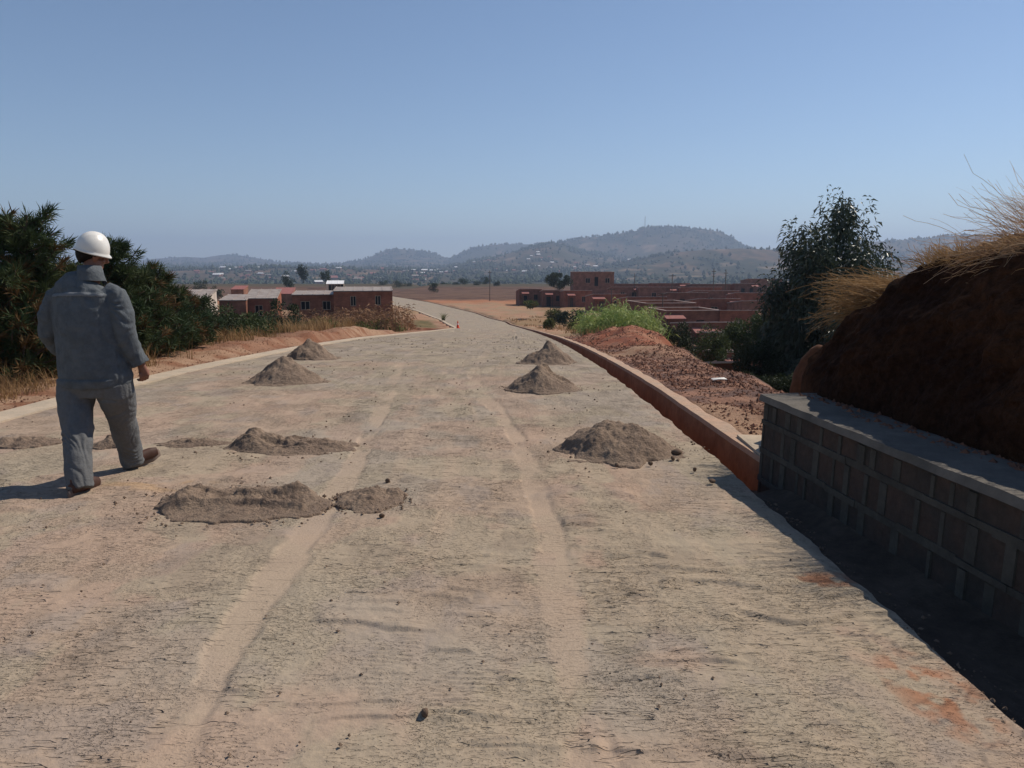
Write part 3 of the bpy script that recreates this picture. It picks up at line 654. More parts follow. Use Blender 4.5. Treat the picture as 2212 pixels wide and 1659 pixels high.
g = strip_grass('green_undergrowth', (1.9, 5.5), (5.5, 42), (.2, .6), 'weeds', 9000, seed=12, sprd=.2, wid=.02); tag(g, 'dull green undergrowth at the feet of the left pines', 'undergrowth')
# dry maize stand in front of the brick house
def maize():
    r = np.random.default_rng(5); n = 420
    P = []; D = []; mbv = []
    y = r.uniform(47, 62, n); x = -7.2 - r.uniform(0, 1, n) ** 1.2 * (y * .19)
    z = ground_h(x, y, False); h = r.uniform(.9, 2.0, n)
    st = blade_mesh('maize', np.stack([x, y, z], 1), h, r.normal(size=(n, 2)) * .12, np.full(n, .055), 3, 5, .1)
    o = link('dry_maize', st, M['maize']); tag(o, 'stand of dry brown maize stalks in front of the brick house', 'maize', kind='stuff')
    m = 9; X = np.repeat(x, m); Yy = np.repeat(y, m); Z = np.repeat(z, m) + np.repeat(h, m) * r.uniform(.25, 1, n * m)
    d = r.normal(size=(n * m, 3)); d[:, 2] = r.uniform(-.6, .7, n * m)
    lv = leafcloud('maize_leaves', np.stack([X, Yy, Z], 1), d, r.uniform(.3, .6, n * m), .07, M['maize'], o, fold=.35, seed=6)
    lv['kind'] = 'stuff'
maize()

# scattered dry tufts on the flat ground to the right of the road
def tuft(name, lab, cat, loc, n, h, rad, m, seed, group=None, lean=(0, 0), wid=.02, sprd=.35, curl=.5, segs=3):
    r = np.random.default_rng(seed)
    b = np.zeros((n, 3)); a = r.uniform(0, 2 * np.pi, n); q = rad * np.sqrt(r.uniform(0, 1, n)); b[:, 0] = np.cos(a) * q; b[:, 1] = np.sin(a) * q; b[:, 2] = -.03
    ln = np.stack([np.cos(a), np.sin(a)], 1) * sprd * h * r.uniform(.1, 1, (n, 1)) + r.normal(size=(n, 2)) * .08 * h + np.array(lean) * h
    me = blade_mesh(name, b, r.uniform(.55, 1.05, n) * h, ln, np.full(n, wid), segs, seed, curl)
    o = link(name, me, M[m]); o.location = loc; tag(o, lab, cat, group); return o
r = np.random.default_rng(3)
n = 5200; yy = 27 + 95 * r.uniform(0, 1, n) ** 1.2; xx = XR(yy) + 1.2 + r.uniform(0, 1, n) * (4 + yy * .12)
kp = vnoise(xx * .5, yy * .22, 8) > .52; xx = xx[kp]; yy = yy[kp]
me = blade_mesh('field_grass', np.stack([xx, yy, ground_h(xx, yy, True) - .02], 1), r.uniform(.15, .5, len(xx)), r.normal(size=(len(xx), 2)) * .12, yy * .0011 + .01, 2, 4)
tag(link('field_grass', me, M['dry']), 'thin straw coloured grass on the waste ground right of the road', 'grass', kind='stuff')
for i, (dx, dy, Y, w_, h_, lab) in enumerate([(1147, 652, 118, 28, 14, 'small scrub bush on the open ground left of the first brick house'), (1195, 668, 96, 30, 15, 'low scrub bush in front of the first brick houses'),
        (1218, 672, 84, 36, 20, 'round dark bush by the porch of the brick house behind the tall grass'), (1248, 674, 80, 38, 22, 'darkest round bush touching the left side of the tall green grass'), (1185, 690, 66, 22, 13, 'thin dry bush on the bare ground beside the drain'), (1240, 700, 52, 26, 14, 'small dry bush left of the red mound')]):
    shrub(dx, dy, Y, w_, h_, lab, 'bushdark' if i in (2, 3) else 'weeds', 60 + i, 900, group='bushes on the open ground')
# tall fresh green grass clump
def tallgrass():
    r = np.random.default_rng(17); n = 2600
    y = 33 + r.normal(size=n) * 1.6; x = 4.45 + r.normal(size=n) * .68 + (y - 33) * -.15
    x = np.clip(x, 3.2, 5.7); z = ground_h(x, y, False)
    hh = (1.12 - .20 * np.abs(x - 4.3)) * r.uniform(.5, 1.25, n) * (.75 + .5 * vnoise(x * 1.6, y * 1.6, 3))
    me = blade_mesh('tall_grass', np.stack([x, y, z - .05], 1), hh, r.normal(size=(n, 2)) * .30 + np.array([.1, -.05]), np.full(n, .045), 4, 18, .9)
    o = link('tall_grass', me, M['green']); tag(o, 'lush bright green tall grass clump behind the red mound', 'grass', kind='stuff')
    m = 2; d = r.normal(size=(n * m, 3)); d[:, 2] = np.abs(d[:, 2]) * .9
    P = np.stack([np.repeat(x, m) + r.normal(size=n * m) * .1, np.repeat(y, m), np.repeat(z, m) + np.repeat(hh, m) * r.uniform(.3, 1, n * m)], 1)
    lv = leafcloud('grass_leaves', P, d, r.uniform(.3, .6, n * m), .045, M['green'], o, fold=.5, seed=19); lv['kind'] = 'stuff'
tallgrass()

# eucalyptus on the right
e = leafy('eucalyptus_tree', 'tall dark eucalyptus with drooping leaves beside the right earth bank', 'tree', (9.75, 24, -6.2), 9.75, 2.0, 4.5, 60000, .20, M['euc'], 71, None, clumps=170, fold=.35, droop=.7, aspect=.26, tr=.035, cr=.25, egg=0)
leafy('eucalyptus_tree', 'smaller dark tree filling the gap below the tall eucalyptus', 'tree', (9.5, 21.5, -6.0), 6.6, 1.9, 2.9, 16000, .17, M['euc'], 72, None, clumps=40, fold=.3, droop=.8, aspect=.25, tr=.035, cr=.28)
for i, (dx, dy, Y, w_, h_, m, lab, nn) in enumerate([(1460, 690, 34, 80, 130, 'bushdark', 'dark slender tree in the hollow right of the tall green grass', 3800), (1540, 700, 30, 90, 120, 'bush', 'thin olive tree between the pink porch roofs in the hollow', 3200),
        (1605, 665, 33, 110, 120, 'bush', 'bushy green tree left of the tall eucalyptus', 5200), (1640, 740, 24, 120, 110, 'bushdark', 'low dark tree under the eucalyptus behind the rubble edge', 5200),
        (1500, 775, 27, 70, 60, 'weeds', 'olive bush against the low dark brick wall', 1800), (1580, 805, 20, 110, 60, 'bushdark', 'scrubby bush at the foot of the rubble slope', 3000), (1690, 800, 17, 120, 90, 'bushdark', 'dark bush just behind the end of the block wall', 3600)]):
    shrub(dx, dy, Y, w_, h_, lab, m, 80 + i, nn, name='small_tree' if i < 4 else 'shrub', cat='tree' if i < 4 else 'shrub', group='trees in the hollow on the right')

# ------------------------------------------------------------------ houses
def wall_panel(mb, W, H, T, holes, M4):
    xs = sorted({0, W} | {h[0] for h in holes} | {h[1] for h in holes}); zs = sorted({0, H} | {h[2] for h in holes} | {h[3] for h in holes})
    def q(pts): mb.add([M4 @ Vector(p) for p in pts], [tuple(range(4))])
    for i in range(len(xs) - 1):
        for j in range(len(zs) - 1):
            x0, x1, z0, z1 = xs[i], xs[i + 1], zs[j], zs[j + 1]; cx = (x0 + x1) / 2; cz = (z0 + z1) / 2
            if any(h[0] < cx < h[1] and h[2] < cz < h[3] for h in holes): continue
            q([(x0, 0, z0), (x1, 0, z0), (x1, 0, z1), (x0, 0, z1)]); q([(x0, T, z0), (x0, T, z1), (x1, T, z1), (x1, T, z0)])
    for (a, b, c, d) in holes + [(0, W, 0, H)]:
        q([(a, 0, c), (a, T, c), (b, T, c), (b, 0, c)]); q([(a, 0, d), (b, 0, d), (b, T, d), (a, T, d)])
        q([(a, 0, c), (a, 0, d), (a, T, d), (a, T, c)]); q([(b, 0, c), (b, T, c), (b, T, d), (b, 0, d)])
def house(lab, loc, W, Dp, H, rz=0, wm='brick', rm='roofedge', wins=(), doors=(), canopies=(), roof='flat', rise=.5, group='brick houses of the settlement', name='brick_house', parapet=True, over=.12, sidewins=()):
    T = thing(name, lab, 'house', loc, rz, group)
    holes = [(x, x + w_, z, z + h_) for (x, z, w_, h_) in wins] + [(x, x + w_, 0.02, h_) for (x, w_, h_) in doors]
    mb = MB(); t = .2
    wall_panel(mb, W, H, t, holes, Matrix.Translation((-W / 2, 0, 0)))
    if roof == 'mono' and rise < 0: Hs = H + rise - .02
    else: Hs = H
    mb.box(-W / 2, W / 2, Dp - t, Dp, 0, H + (rise if roof == 'mono' else 0)) 
    sh = [(y, y + w_, z, z + h_) for (y, z, w_, h_) in sidewins]
    wall_panel(mb, Dp - 2 * t, Hs, t, sh, Matrix.Translation((-W / 2 + t, t, 0)) @ Matrix.Rotation(R(90), 4, 'Z'))
    mb.box(W / 2 - t, W / 2, t, Dp - t, 0, Hs)
    if roof == 'mono' and rise < 0:
        for sx in (-W / 2, W / 2 - t):
            V = [(sx, t, Hs), (sx, Dp - t, Hs), (sx, t, H - .02), (sx + t, t, Hs), (sx + t, Dp - t, Hs), (sx + t, t, H - .02)]
            mb.add(V, [(0, 2, 1), (3, 4, 5), (1, 2, 5, 4)])
    elif roof == 'mono':
        for sx in (-W / 2, W / 2 - t):
            V = [(sx, 0, H), (sx + t, 0, H), (sx + t, Dp, H + rise), (sx, Dp, H + rise), (sx, Dp, H), (sx + t, Dp, H)]
            mb.add(V, [(0, 1, 2, 3), (0, 3, 4), (1, 5, 2)])
    mb.box(-W / 2 + t, W / 2 - t, 1.2, 1.25, 0, Hs - .15)
    mb.build('wall', M[wm], T)
    rb = MB(); th = .07
    if roof == 'mono':
        M4 = Matrix.Translation((0, -over, H + .02)) @ Matrix.Rotation(math.atan2(rise, Dp), 4, 'X')
        rb.box(-W / 2 - over * .6, W / 2 + over * .6, 0, (Dp + 2 * over) / math.cos(math.atan2(rise, Dp)), 0, th, M4)
        L = (Dp + 2 * over)
        k = int(W / .9)
        for i in range(k + 1):
            xx = -W / 2 + W * i / k; rb.box(xx - .03, xx + .03, 0.002, L, th, th + .04, M4)
    elif roof == 'gable':
        for s in (-1, 1):
            M4 = Matrix.Translation((0, Dp / 2, H + rise)) @ Matrix.Rotation(s * math.atan2(rise, Dp / 2), 4, 'X')
            ln = math.hypot(Dp / 2, rise) + over
            rb.box(-W / 2 - over, W / 2 + over, (-ln if s > 0 else 0), (0 if s > 0 else ln), 0.0, th, M4)
        for sx in (-W / 2, W / 2 - t):
            V = [(sx, 0, H), (sx, Dp, H), (sx, Dp / 2, H + rise - .02), (sx + t, 0, H), (sx + t, Dp, H), (sx + t, Dp / 2, H + rise - .02)]
            gb = MB(); gb.add(V, [(0, 1, 2), (3, 5, 4), (0, 3, 4, 1)]); gb.build('gable', M[wm], T)
    else:
        rb.box(-W / 2 + .21, W / 2 - .21, .21, Dp - .21, H - .62, H - .55)
        for (a, b, c, d) in ((-W / 2 - .05, W / 2 + .05, -.06, .16), (-W / 2 - .05, W / 2 + .05, Dp - .16, Dp + .06), (-W / 2 - .05, -W / 2 + .16, .16, Dp - .16), (W / 2 - .16, W / 2 + .05, .16, Dp - .16)):
            rb.box(a, b, c, d, H + .002, H + .07)
    rb.build('roof', M[rm], T)
    for (x, z, w_, h_) in wins:
        wb = MB(); X0 = -W / 2 + x; f = .06
        for (a, b, c, d) in ((X0 + .002, X0 + f, z, z + h_), (X0 + w_ - f, X0 + w_ - .002, z, z + h_), (X0 + f, X0 + w_ - f, z + .002, z + f), (X0 + f, X0 + w_ - f, z + h_ - f, z + h_ - .002), (X0 + w_ / 2 - .03, X0 + w_ / 2 + .03, z + f, z + h_ - f)):
            wb.box(a, b, .06, .12, c, d)
        o = wb.build('window', M['frame'] if wm != 'brick2' else M['wood'], T)
        MB().box(X0 + f, X0 + w_ - f, .09, .10, z + f, z + h_ - f).build('pane', M['dark'], o)
    for (x, w_, h_) in doors:
        MB().box(-W / 2 + x + .01, -W / 2 + x + w_ - .01, .1, .14, .03, h_ - .01).build('door', M['wood'] if x > 1 else M['dark'], T)
    for (x0, x1, z, dp) in canopies:
        cb = MB(); M4 = Matrix.Translation((-W / 2 + x0, -dp, z - .35)) @ Matrix.Rotation(math.atan2(.35, dp), 4, 'X')
        cb.box(0, x1 - x0, 0, math.hypot(dp, .35) - .01, 0, .06, M4); cb.build('porch_roof', M['roofred'], T)
        for px in (-W / 2 + x0 + .08, -W / 2 + x1 - .2):
            MB().box(px, px + .12, -dp + .06, -dp + .18, 0, z - .37).build('post', M['wood'], T)
    return T
G0 = -6.4
def hs(dx0, dx1, Y): 
    a = at(dx0, 640, Y).x; b = at(dx1, 640, Y).x; return (a + b) / 2, b - a
rowh = [  # x-range in the survey, distance, height, label
    (1121, 1172, 160, 3.3, 'leftmost low brick house at the far end of the front row', 'brick2'),
    (1172, 1218, 154, 3.25, 'second house of the front row with a small pink porch roof', 'brick2'),
    (1218, 1280, 150, 3.3, 'brick house left of the tall green grass with a pale door frame', 'brick'),
    (1280, 1354, 134, 3.2, 'brick house behind the left end of the tall green grass', 'brick'),
    (1354, 1442, 120, 3.25, 'brick house behind the right end of the tall green grass', 'brick'),
    (1392, 1508, 101, 3.2, 'brick house with an open parapet roof right of the tall grass', 'brick2'),
    (1435, 1562, 84, 3.2, 'brick house with pale parapet lines nearest the dark slender tree', 'brick2'),
    (1501, 1600, 66, 3.2, 'half hidden house with a pale roof edge behind the olive tree', 'brick2'),
    (1600, 1700, 55, 3.2, 'dark house with a pale roof edge left of the eucalyptus', 'brick2'),
    (1575, 1668, 44, 3.1, 'nearest brick house in the hollow with a pink sloping porch roof', 'brick2')]
for i, (a, b, Y, H, lab, wm) in enumerate(rowh):
    cx, W = hs(a, b, Y)
    house(lab, (cx, Y, G0), W * .97, 6.5 + (i % 3), H, R([6, 4, 9, 7, 5, 8, 7, 4, 6, 5][i]), wm, 'roofedge',
          wins=[(W * .62, 1.1, .8, 1.1)] if i not in (5, 6) else [(W * .55, 1.2, .9, 1.0)], doors=[(W * .18, .8, 2.0)],
          canopies=[(-.3 if i > 2 else .4, 1.9, 2.75, 1.3)], roof='flat' if i in (5, 6) else 'mono', rise=-.6)
back = [(1314, 1400, 208, 3.3, 'far brick house in the back row beside the two storey block'), (1402, 1490, 212, 3.35, 'far back row brick house with a slender pole in front'), (1492, 1578, 205, 3.3, 'far back row brick house under the two thin antennas'),
        (1380, 1470, 172, 3.4, 'middle row brick house with a narrow light slit window'), (1472, 1560, 168, 3.5, 'middle row brick house with a pale roof line'), (1499, 1597, 146, 3.4, 'wide brick house behind the parapet roofs'),
        (1588, 1698, 134, 3.4, 'long brick house left of the eucalyptus crown'), (1585, 1634, 206, 3.4, 'small flat roofed house right of the antennas'), (1613, 1690, 216, 4.5, 'tall brown house at the right end of the settlement'), (1508, 1600, 112, 3.3, 'broad brick house behind the bushy green tree'), (1604, 1700, 104, 3.35, 'broad brick house close behind the eucalyptus crown'), (1556, 1660, 84, 3.2, 'low brick house seen through the olive tree'), (1440, 1530, 138, 3.3, 'brick house between the parapet roofs and the long wall'), (1320, 1385, 176, 3.3, 'brick house just below the two storey block')]
for i, (a, b, Y, H, lab) in enumerate(back):
    cx, W = hs(a, b, Y)
    house(lab, (cx, Y, G0), W * .98, 7, H, R([1, -2, 2, -1, 2, 1, -3, 2, 0, 3, 1, -2, 2, 1][i]), ['brick3', 'brick', 'brick2', 'brick3', 'brick'][i % 5], 'roofedge', wins=[(W * .3, 1.1, 1.0, 1.1), (W * .68, 1.1, 1.0, 1.1)], canopies=[(W * .72, W * 1.02, 3.0, 1.4)] if i % 2 else (), roof='mono', rise=-.6)
cx, W = hs(1238, 1326, 190)
T2 = house('two storey brown block house with two paired windows and a dark door upstairs', (cx, 190, G0), W, 8, 6.6, R(1), 'brick3', 'roofedge',
           wins=[(W * .30, 3.9, 1.15, 1.25), (W * .78, 3.9, 1.15, 1.25), (W * .12, 1.0, .8, 1.1)], doors=(), group='tall houses')
MB().box(-W / 2 + W * .52, -W / 2 + W * .61, -.02, .05, 3.2, 5.4).build('door', M['dark'], T2)
house('near dark brick house wall in the hollow left of the low tree', (at(1545, 760, 27).x, 27, G0), 2.6, 4, 4.6, R(12), 'brick2', 'roofedge', wins=[(.9, 2.8, .6, .8)], roof='mono', rise=-1.3)
# left houses
def lh(dx0, dx1, Y, dytop, dybase, **k):
    cx, W = hs(dx0, dx1, Y); zt = at(0, dytop, Y).z; zb = at(0, dybase, Y).z
    return (cx, Y, zb), W, zt - zb
p, W, H = lh(722, 847, 76, 630, 704)
house('red brick house with two dark windows and a pale lean-to roof beside the road corner', p, W, 6.5, H, R(10), 'brick', 'roof', wins=[(W * .28, H * .58, .55, 1.0), (W * .70, H * .60, .55, .95)], roof='mono', rise=.22, group='red houses left of the road')
p, W, H = lh(632, 720, 77.5, 638, 704)
house('lower red brick house with a long pale roof left of the corner house', p, W, 6, H, R(11), 'brick', 'roof', wins=[(W * .2, H * .52, .9, .9), (W * .72, H * .52, .8, .9)], roof='mono', rise=.2, group='red houses left of the road')
p, W, H = lh(530, 596, 80, 646, 706)
house('red brick house with a greenish pale roof and one barred window', p, W, 7.5, H, R(13), 'brick', 'roof', wins=[(W * .3, H * .4, .8, 1.1)], roof='mono', rise=.7, group='red houses left of the road')
p, W, H = lh(474, 529, 78, 650, 706)
house('narrow red brick house with a thin white roof edge behind the left shrubs', p, W, 6, H, R(11), 'brick2', 'roof', roof='mono', rise=.35, group='red houses left of the road')
p, W, H = lh(372, 437, 62, 652, 690)
house('pale plastered house with a white roof behind the pines', p, W, 6, H, R(11), 'plaster', 'roof', wins=[(W * .45, H * .3, .8, .7)], roof='mono', rise=.7, group='pale houses on the left')
p, W, H = lh(706, 742, 150, 614, 640)
house('small pale open sided building behind the lean-to roof', p, W, 6, H, R(11), 'plaster', 'roofwhite', wins=[(W * .12, H * .4, 1.2, 1.4), (W * .38, H * .4, 1.2, 1.4), (W * .65, H * .4, 1.2, 1.4)], roof='mono', rise=.5, group='pale houses on the left')
p, W, H = lh(590, 630, 110, 636, 670)
house('small brown house with a dark tin roof between the red houses', p, W, 6, H, R(11), 'brick3', 'roofred', roof='mono', rise=.7, group='small brown houses')
p, W, H = lh(500, 526, 140, 626, 645)
house('tiny house with a flat brown roof behind the greenish roof', p, W, 6, H, R(11), 'brick3', 'roofred', roof='mono', rise=.5, group='small brown houses')

# poles, antennas
def pole(lab, loc, h, r_=.07, arms=((.9, 1.2),), group='utility poles'):
    T = thing('utility_pole', lab, 'pole', loc, 0, group)
    MB().tube([(0, 0, -.2), (.02, 0, h * .5), (0, 0, h)], [r_, r_ * .85, r_ * .7], 8).build('post', M['pole'], T, True)
    for (f, L) in arms: MB().box(-L / 2, L / 2, -.05, .05, h * f - .05, h * f + .05).build('crossarm', M['pole'], T)
for (dx, Y, h, lab, ar) in [(1058, 180, 7.0, 'lone thin wooden pole standing in the open field left of the houses', ((.93, .9),)), (1451, 140, 6.6, 'pole with a short crossarm standing behind the roofs right of the block house', ((.95, 1.3),)),
                         (1370, 175, 6.4, 'thin pole rising above the back row next to the block house', ((.9, .9),)), (1432, 100, 4.6, 'dark pole with a small crossarm at the corner of the parapet house', ((.97, 1.5),)),
                         (1540, 150, 7.6, 'thin antenna pole, left one of the pair above the roofs', ((.92, .8), (.8, .5))), (1566, 152, 7.4, 'thin antenna pole, right one of the pair above the roofs', ((.9, .8),)), (1321, 125, 4.5, 'short dark pole with a lamp-like arm beside a pink porch roof', ((.96, 1.2),))]:
    pole(lab, (at(dx, 640, Y).x, Y, G0), h, .09, ar)

# trees of the middle distance
cr0 = [(1208, 588, 180, 50, 42, 'round dense dark tree left of the two storey block house'), (655, 572, 330, 22, 38, 'tallest slender tree left of centre on the plain'), (625, 592, 250, 28, 34, 'dark bushy tree just left of the long pale roof'), (703, 586, 280, 24, 28, 'round tree behind the small pale open building'),
       (433, 606, 230, 30, 26, 'broad dark tree behind the pale plastered house'), (470, 622, 170, 24, 26, 'small leafy tree between the pale and the red house'), (937, 612, 235, 24, 22, 'small dark round tree standing alone in the ploughed field'), (1003, 601, 340, 24, 18, 'round tree on the plain left of the lone pole'),
       (1029, 607, 330, 18, 14, 'small tree just left of the lone pole'), (1048, 600, 345, 22, 18, 'loose tree next to the lone pole'), (1073, 608, 320, 14, 12, 'small dark tree just right of the lone pole'), (856, 608, 330, 26, 18, 'pointed bushy trees right of the corner house'), (828, 606, 330, 24, 18, 'tree rising behind the corner house roof'),
       (985, 610, 350, 16, 11, 'low tree at the field edge'), (960, 611, 350, 22, 9, 'flat wide tree at the field edge'), (880, 612, 350, 20, 12, 'small tree at the left part of the field edge')]
proto = None
for i, (dx, dy, Y, w_, h_, lab) in enumerate(cr0):
    p = at(dx, dy + h_, Y); sc = Y / 770 * .4629; h = h_ * sc * 1.05; zb = p.z
    if i in (0,): n_ = 5200
    else: n_ = 1300
    leafy('round_tree' if i != 1 else 'tall_tree', lab, 'tree', (p.x, Y, zb), h, w_ * sc / 2, h * .46, n_, max(.3, h * .085) if i else .34, M['fartree'], 120 + i, 'trees on the plain', clumps=16, cr=.42, tr=.06)

# forest cover on the hills (uncountable)
def forest():
    r = np.random.default_rng(44); n = 60000
    tn = r.uniform(-.72, .72, n); Y = 900 * (4700 / 900) ** r.uniform(0, 1, n); X = tn * Y
    mk = fbm(X * .009, Y * .006, 5, 502, .6); mk2 = fbm(X * .03, Y * .02, 2, 505)
    z = hill_h(X, Y)
    dx = 1106 + tn * FPX / .4629 / math.cos(R(PITCH))
    dens = sstep(-.05, .3, mk) * .7 * sstep(900, 2000, Y) ** .5 + .03 + .25 * sstep(.1, .4, mk2)
    dens = dens * np.where(dx < 980, .8, 1) * np.where((dx > 1300) & (Y < 2300) & (Y > 1200), .35, 1) 
    keep = r.uniform(0, 1, n) < dens
    X, Y, z = X[keep], Y[keep], z[keep]
    # rim of trees on the crests
    for i, (D, wd, pts) in enumerate(RID[:7]):
        m = 420 if i in (3, 4, 6) else 130
        dxs = r.uniform(pts[1][0], pts[-2][0], m); t = (dxs - 1106) * .4629 * math.cos(R(PITCH)) / FPX
        k = vnoise(dxs * .03, dxs * 0, 70 + i) > .35; t = t[k]
        Yc = D * (1 + .035 * r.normal(size=len(t))); Xc = t * Yc
        Yc = Yc + wd * .35 * fbm(Xc / wd * .8, Xc * 0 + i, 3, 410 + i)
        X = np.append(X, t * Yc); Y = np.append(Y, Yc); z = np.append(z, hill_h(t * Yc, Yc))
    n = len(X); s = r.uniform(1.6, 4.6, n) * (.7 + Y / 5000)
    # each tree: a jagged little double pyramid
    k = 6; an = np.linspace(0, 2 * np.pi, k, endpoint=False)
    ring = np.stack([np.cos(an), np.sin(an), np.full(k, .75)], 1)
    T = np.concatenate([[[0, 0, -.3]], ring, [[0, 0, 1.9]]])
    V = T[None] * s[:, None, None] * r.uniform(.6, 1.4, (n, k + 2, 3)) + np.stack([X, Y, z], 1)[:, None, :]
    F = []
    for j in range(k): F += [(0, 1 + (j + 1) % k, 1 + j), (k + 1, 1 + j, 1 + (j + 1) % k)]
    F = (np.array(F)[None] + (np.arange(n) * (k + 2))[:, None, None]).reshape(-1, 3)
    o = link('hill_forest', mesh_np('hill_forest', V.reshape(-1, 3), F, smooth=False), M['fartree']); tag(o, 'patchy woods and single trees covering the distant hills', 'forest', kind='stuff')
forest()
# far houses
def farhouses():
    mb = MB(); mb.box(-5, 5, -3, 3, -2, 3.2)
    wall = mb.mesh('far_house_wall'); wall.materials.append(M['brick3'])
    rm = MB(); rm.add([(-5.4, -3.4, 3.1), (5.4, -3.4, 3.1), (5.4, 0, 5.0), (-5.4, 0, 5.0), (5.4, 3.4, 3.1), (-5.4, 3.4, 3.1)], [(0, 1, 2, 3), (3, 2, 4, 5), (0, 3, 5), (1, 4, 2), (0, 5, 4, 1)])
    roofs = []
    for k in ('roofwhite', 'roofred', 'roof'):
        me = rm.mesh('far_house_roof'); me.materials.append(M[k]); roofs.append(me)
    r = np.random.default_rng(21)
    cl = [(690, 22, 1300, 'white'), (750, 30, 1500, 'plain'), (860, 90, 1500, 'centre'), (930, 60, 1800, 'centre'), (1190, 60, 1900, 'slope'), (1260, 35, 1750, 'slope'), (1050, 70, 2000, 'slope'), (460, 70, 1500, 'left'), (580, 60, 1400, 'left'), (1400, 60, 2300, 'right'), (2000, 60, 2300, 'farright'), (360, 30, 1600, 'left')]
    names = dict(white='small far house of the hamlet just left of the valley centre', plain='small far house on the plain above the long pale roof', centre='small far house of the hamlet spread over the valley centre',
                 slope='small far house on the wooded slope above the round tree', left='small far house on the low slopes above the pines and red houses', right='small far house high on the big central hill', farright='small far house on the hill behind the eucalyptus')
    cnt = [4, 5, 16, 11, 14, 12, 8, 12, 10, 5, 4, 3]
    for (dx, sx, Y, key), m in zip(cl, cnt):
        for j in range(m):
            d = dx + r.uniform(-1, 1) * sx; Yj = Y * r.uniform(.8, 1.25); t = (d - 1106) * .4629 * math.cos(R(PITCH)) / FPX
            x = t * Yj; z = float(hill_h(np.array([x]), np.array([Yj]))[0])
            T = thing('far_house', names[key], 'house', (x, Yj, z - .3), r.uniform(-.5, .5), 'far houses: ' + key)
            s = r.uniform(.7, 1.3); T.scale = (s, s, s)
            o = link('wall', wall, None, T); o = link('roof', roofs[0 if r.uniform() < .55 else (1 if r.uniform() < .6 else 2)], None, T)
farhouses()
def mast():
    p = at(1393, 494, 3400); z = float(hill_h(np.array([p.x]), np.array([3400.]))[0])
    T = thing('radio_mast', 'thin pale lattice mast on the summit of the highest hill', 'mast', (p.x, 3400, z))
    mb = MB(); h = 62
    for a in range(3):
        q = [(2.5 * math.cos(a * 2.1), 2.5 * math.sin(a * 2.1), -2), (.7 * math.cos(a * 2.1), .7 * math.sin(a * 2.1), h)]; mb.tube(q, .5, 5)
    for k in range(14):
        z0 = k * h / 14; rr = 2.5 - 1.8 * k / 14
        mb.tube([(rr, 0, z0), (-rr * .5, rr * .86, z0 + 4)], .2, 4); mb.tube([(-rr * .5, rr * .86, z0), (-rr * .5, -rr * .86, z0 + 4)], .2, 4)
    mb.build('tower', M['roof'], T)
    d = MB(); d.ell((1.2, -1, h - 5), (1.6, .8, 1.6), 10, 6); d.build('dish', M['roofwhite'], T, True)
mast()

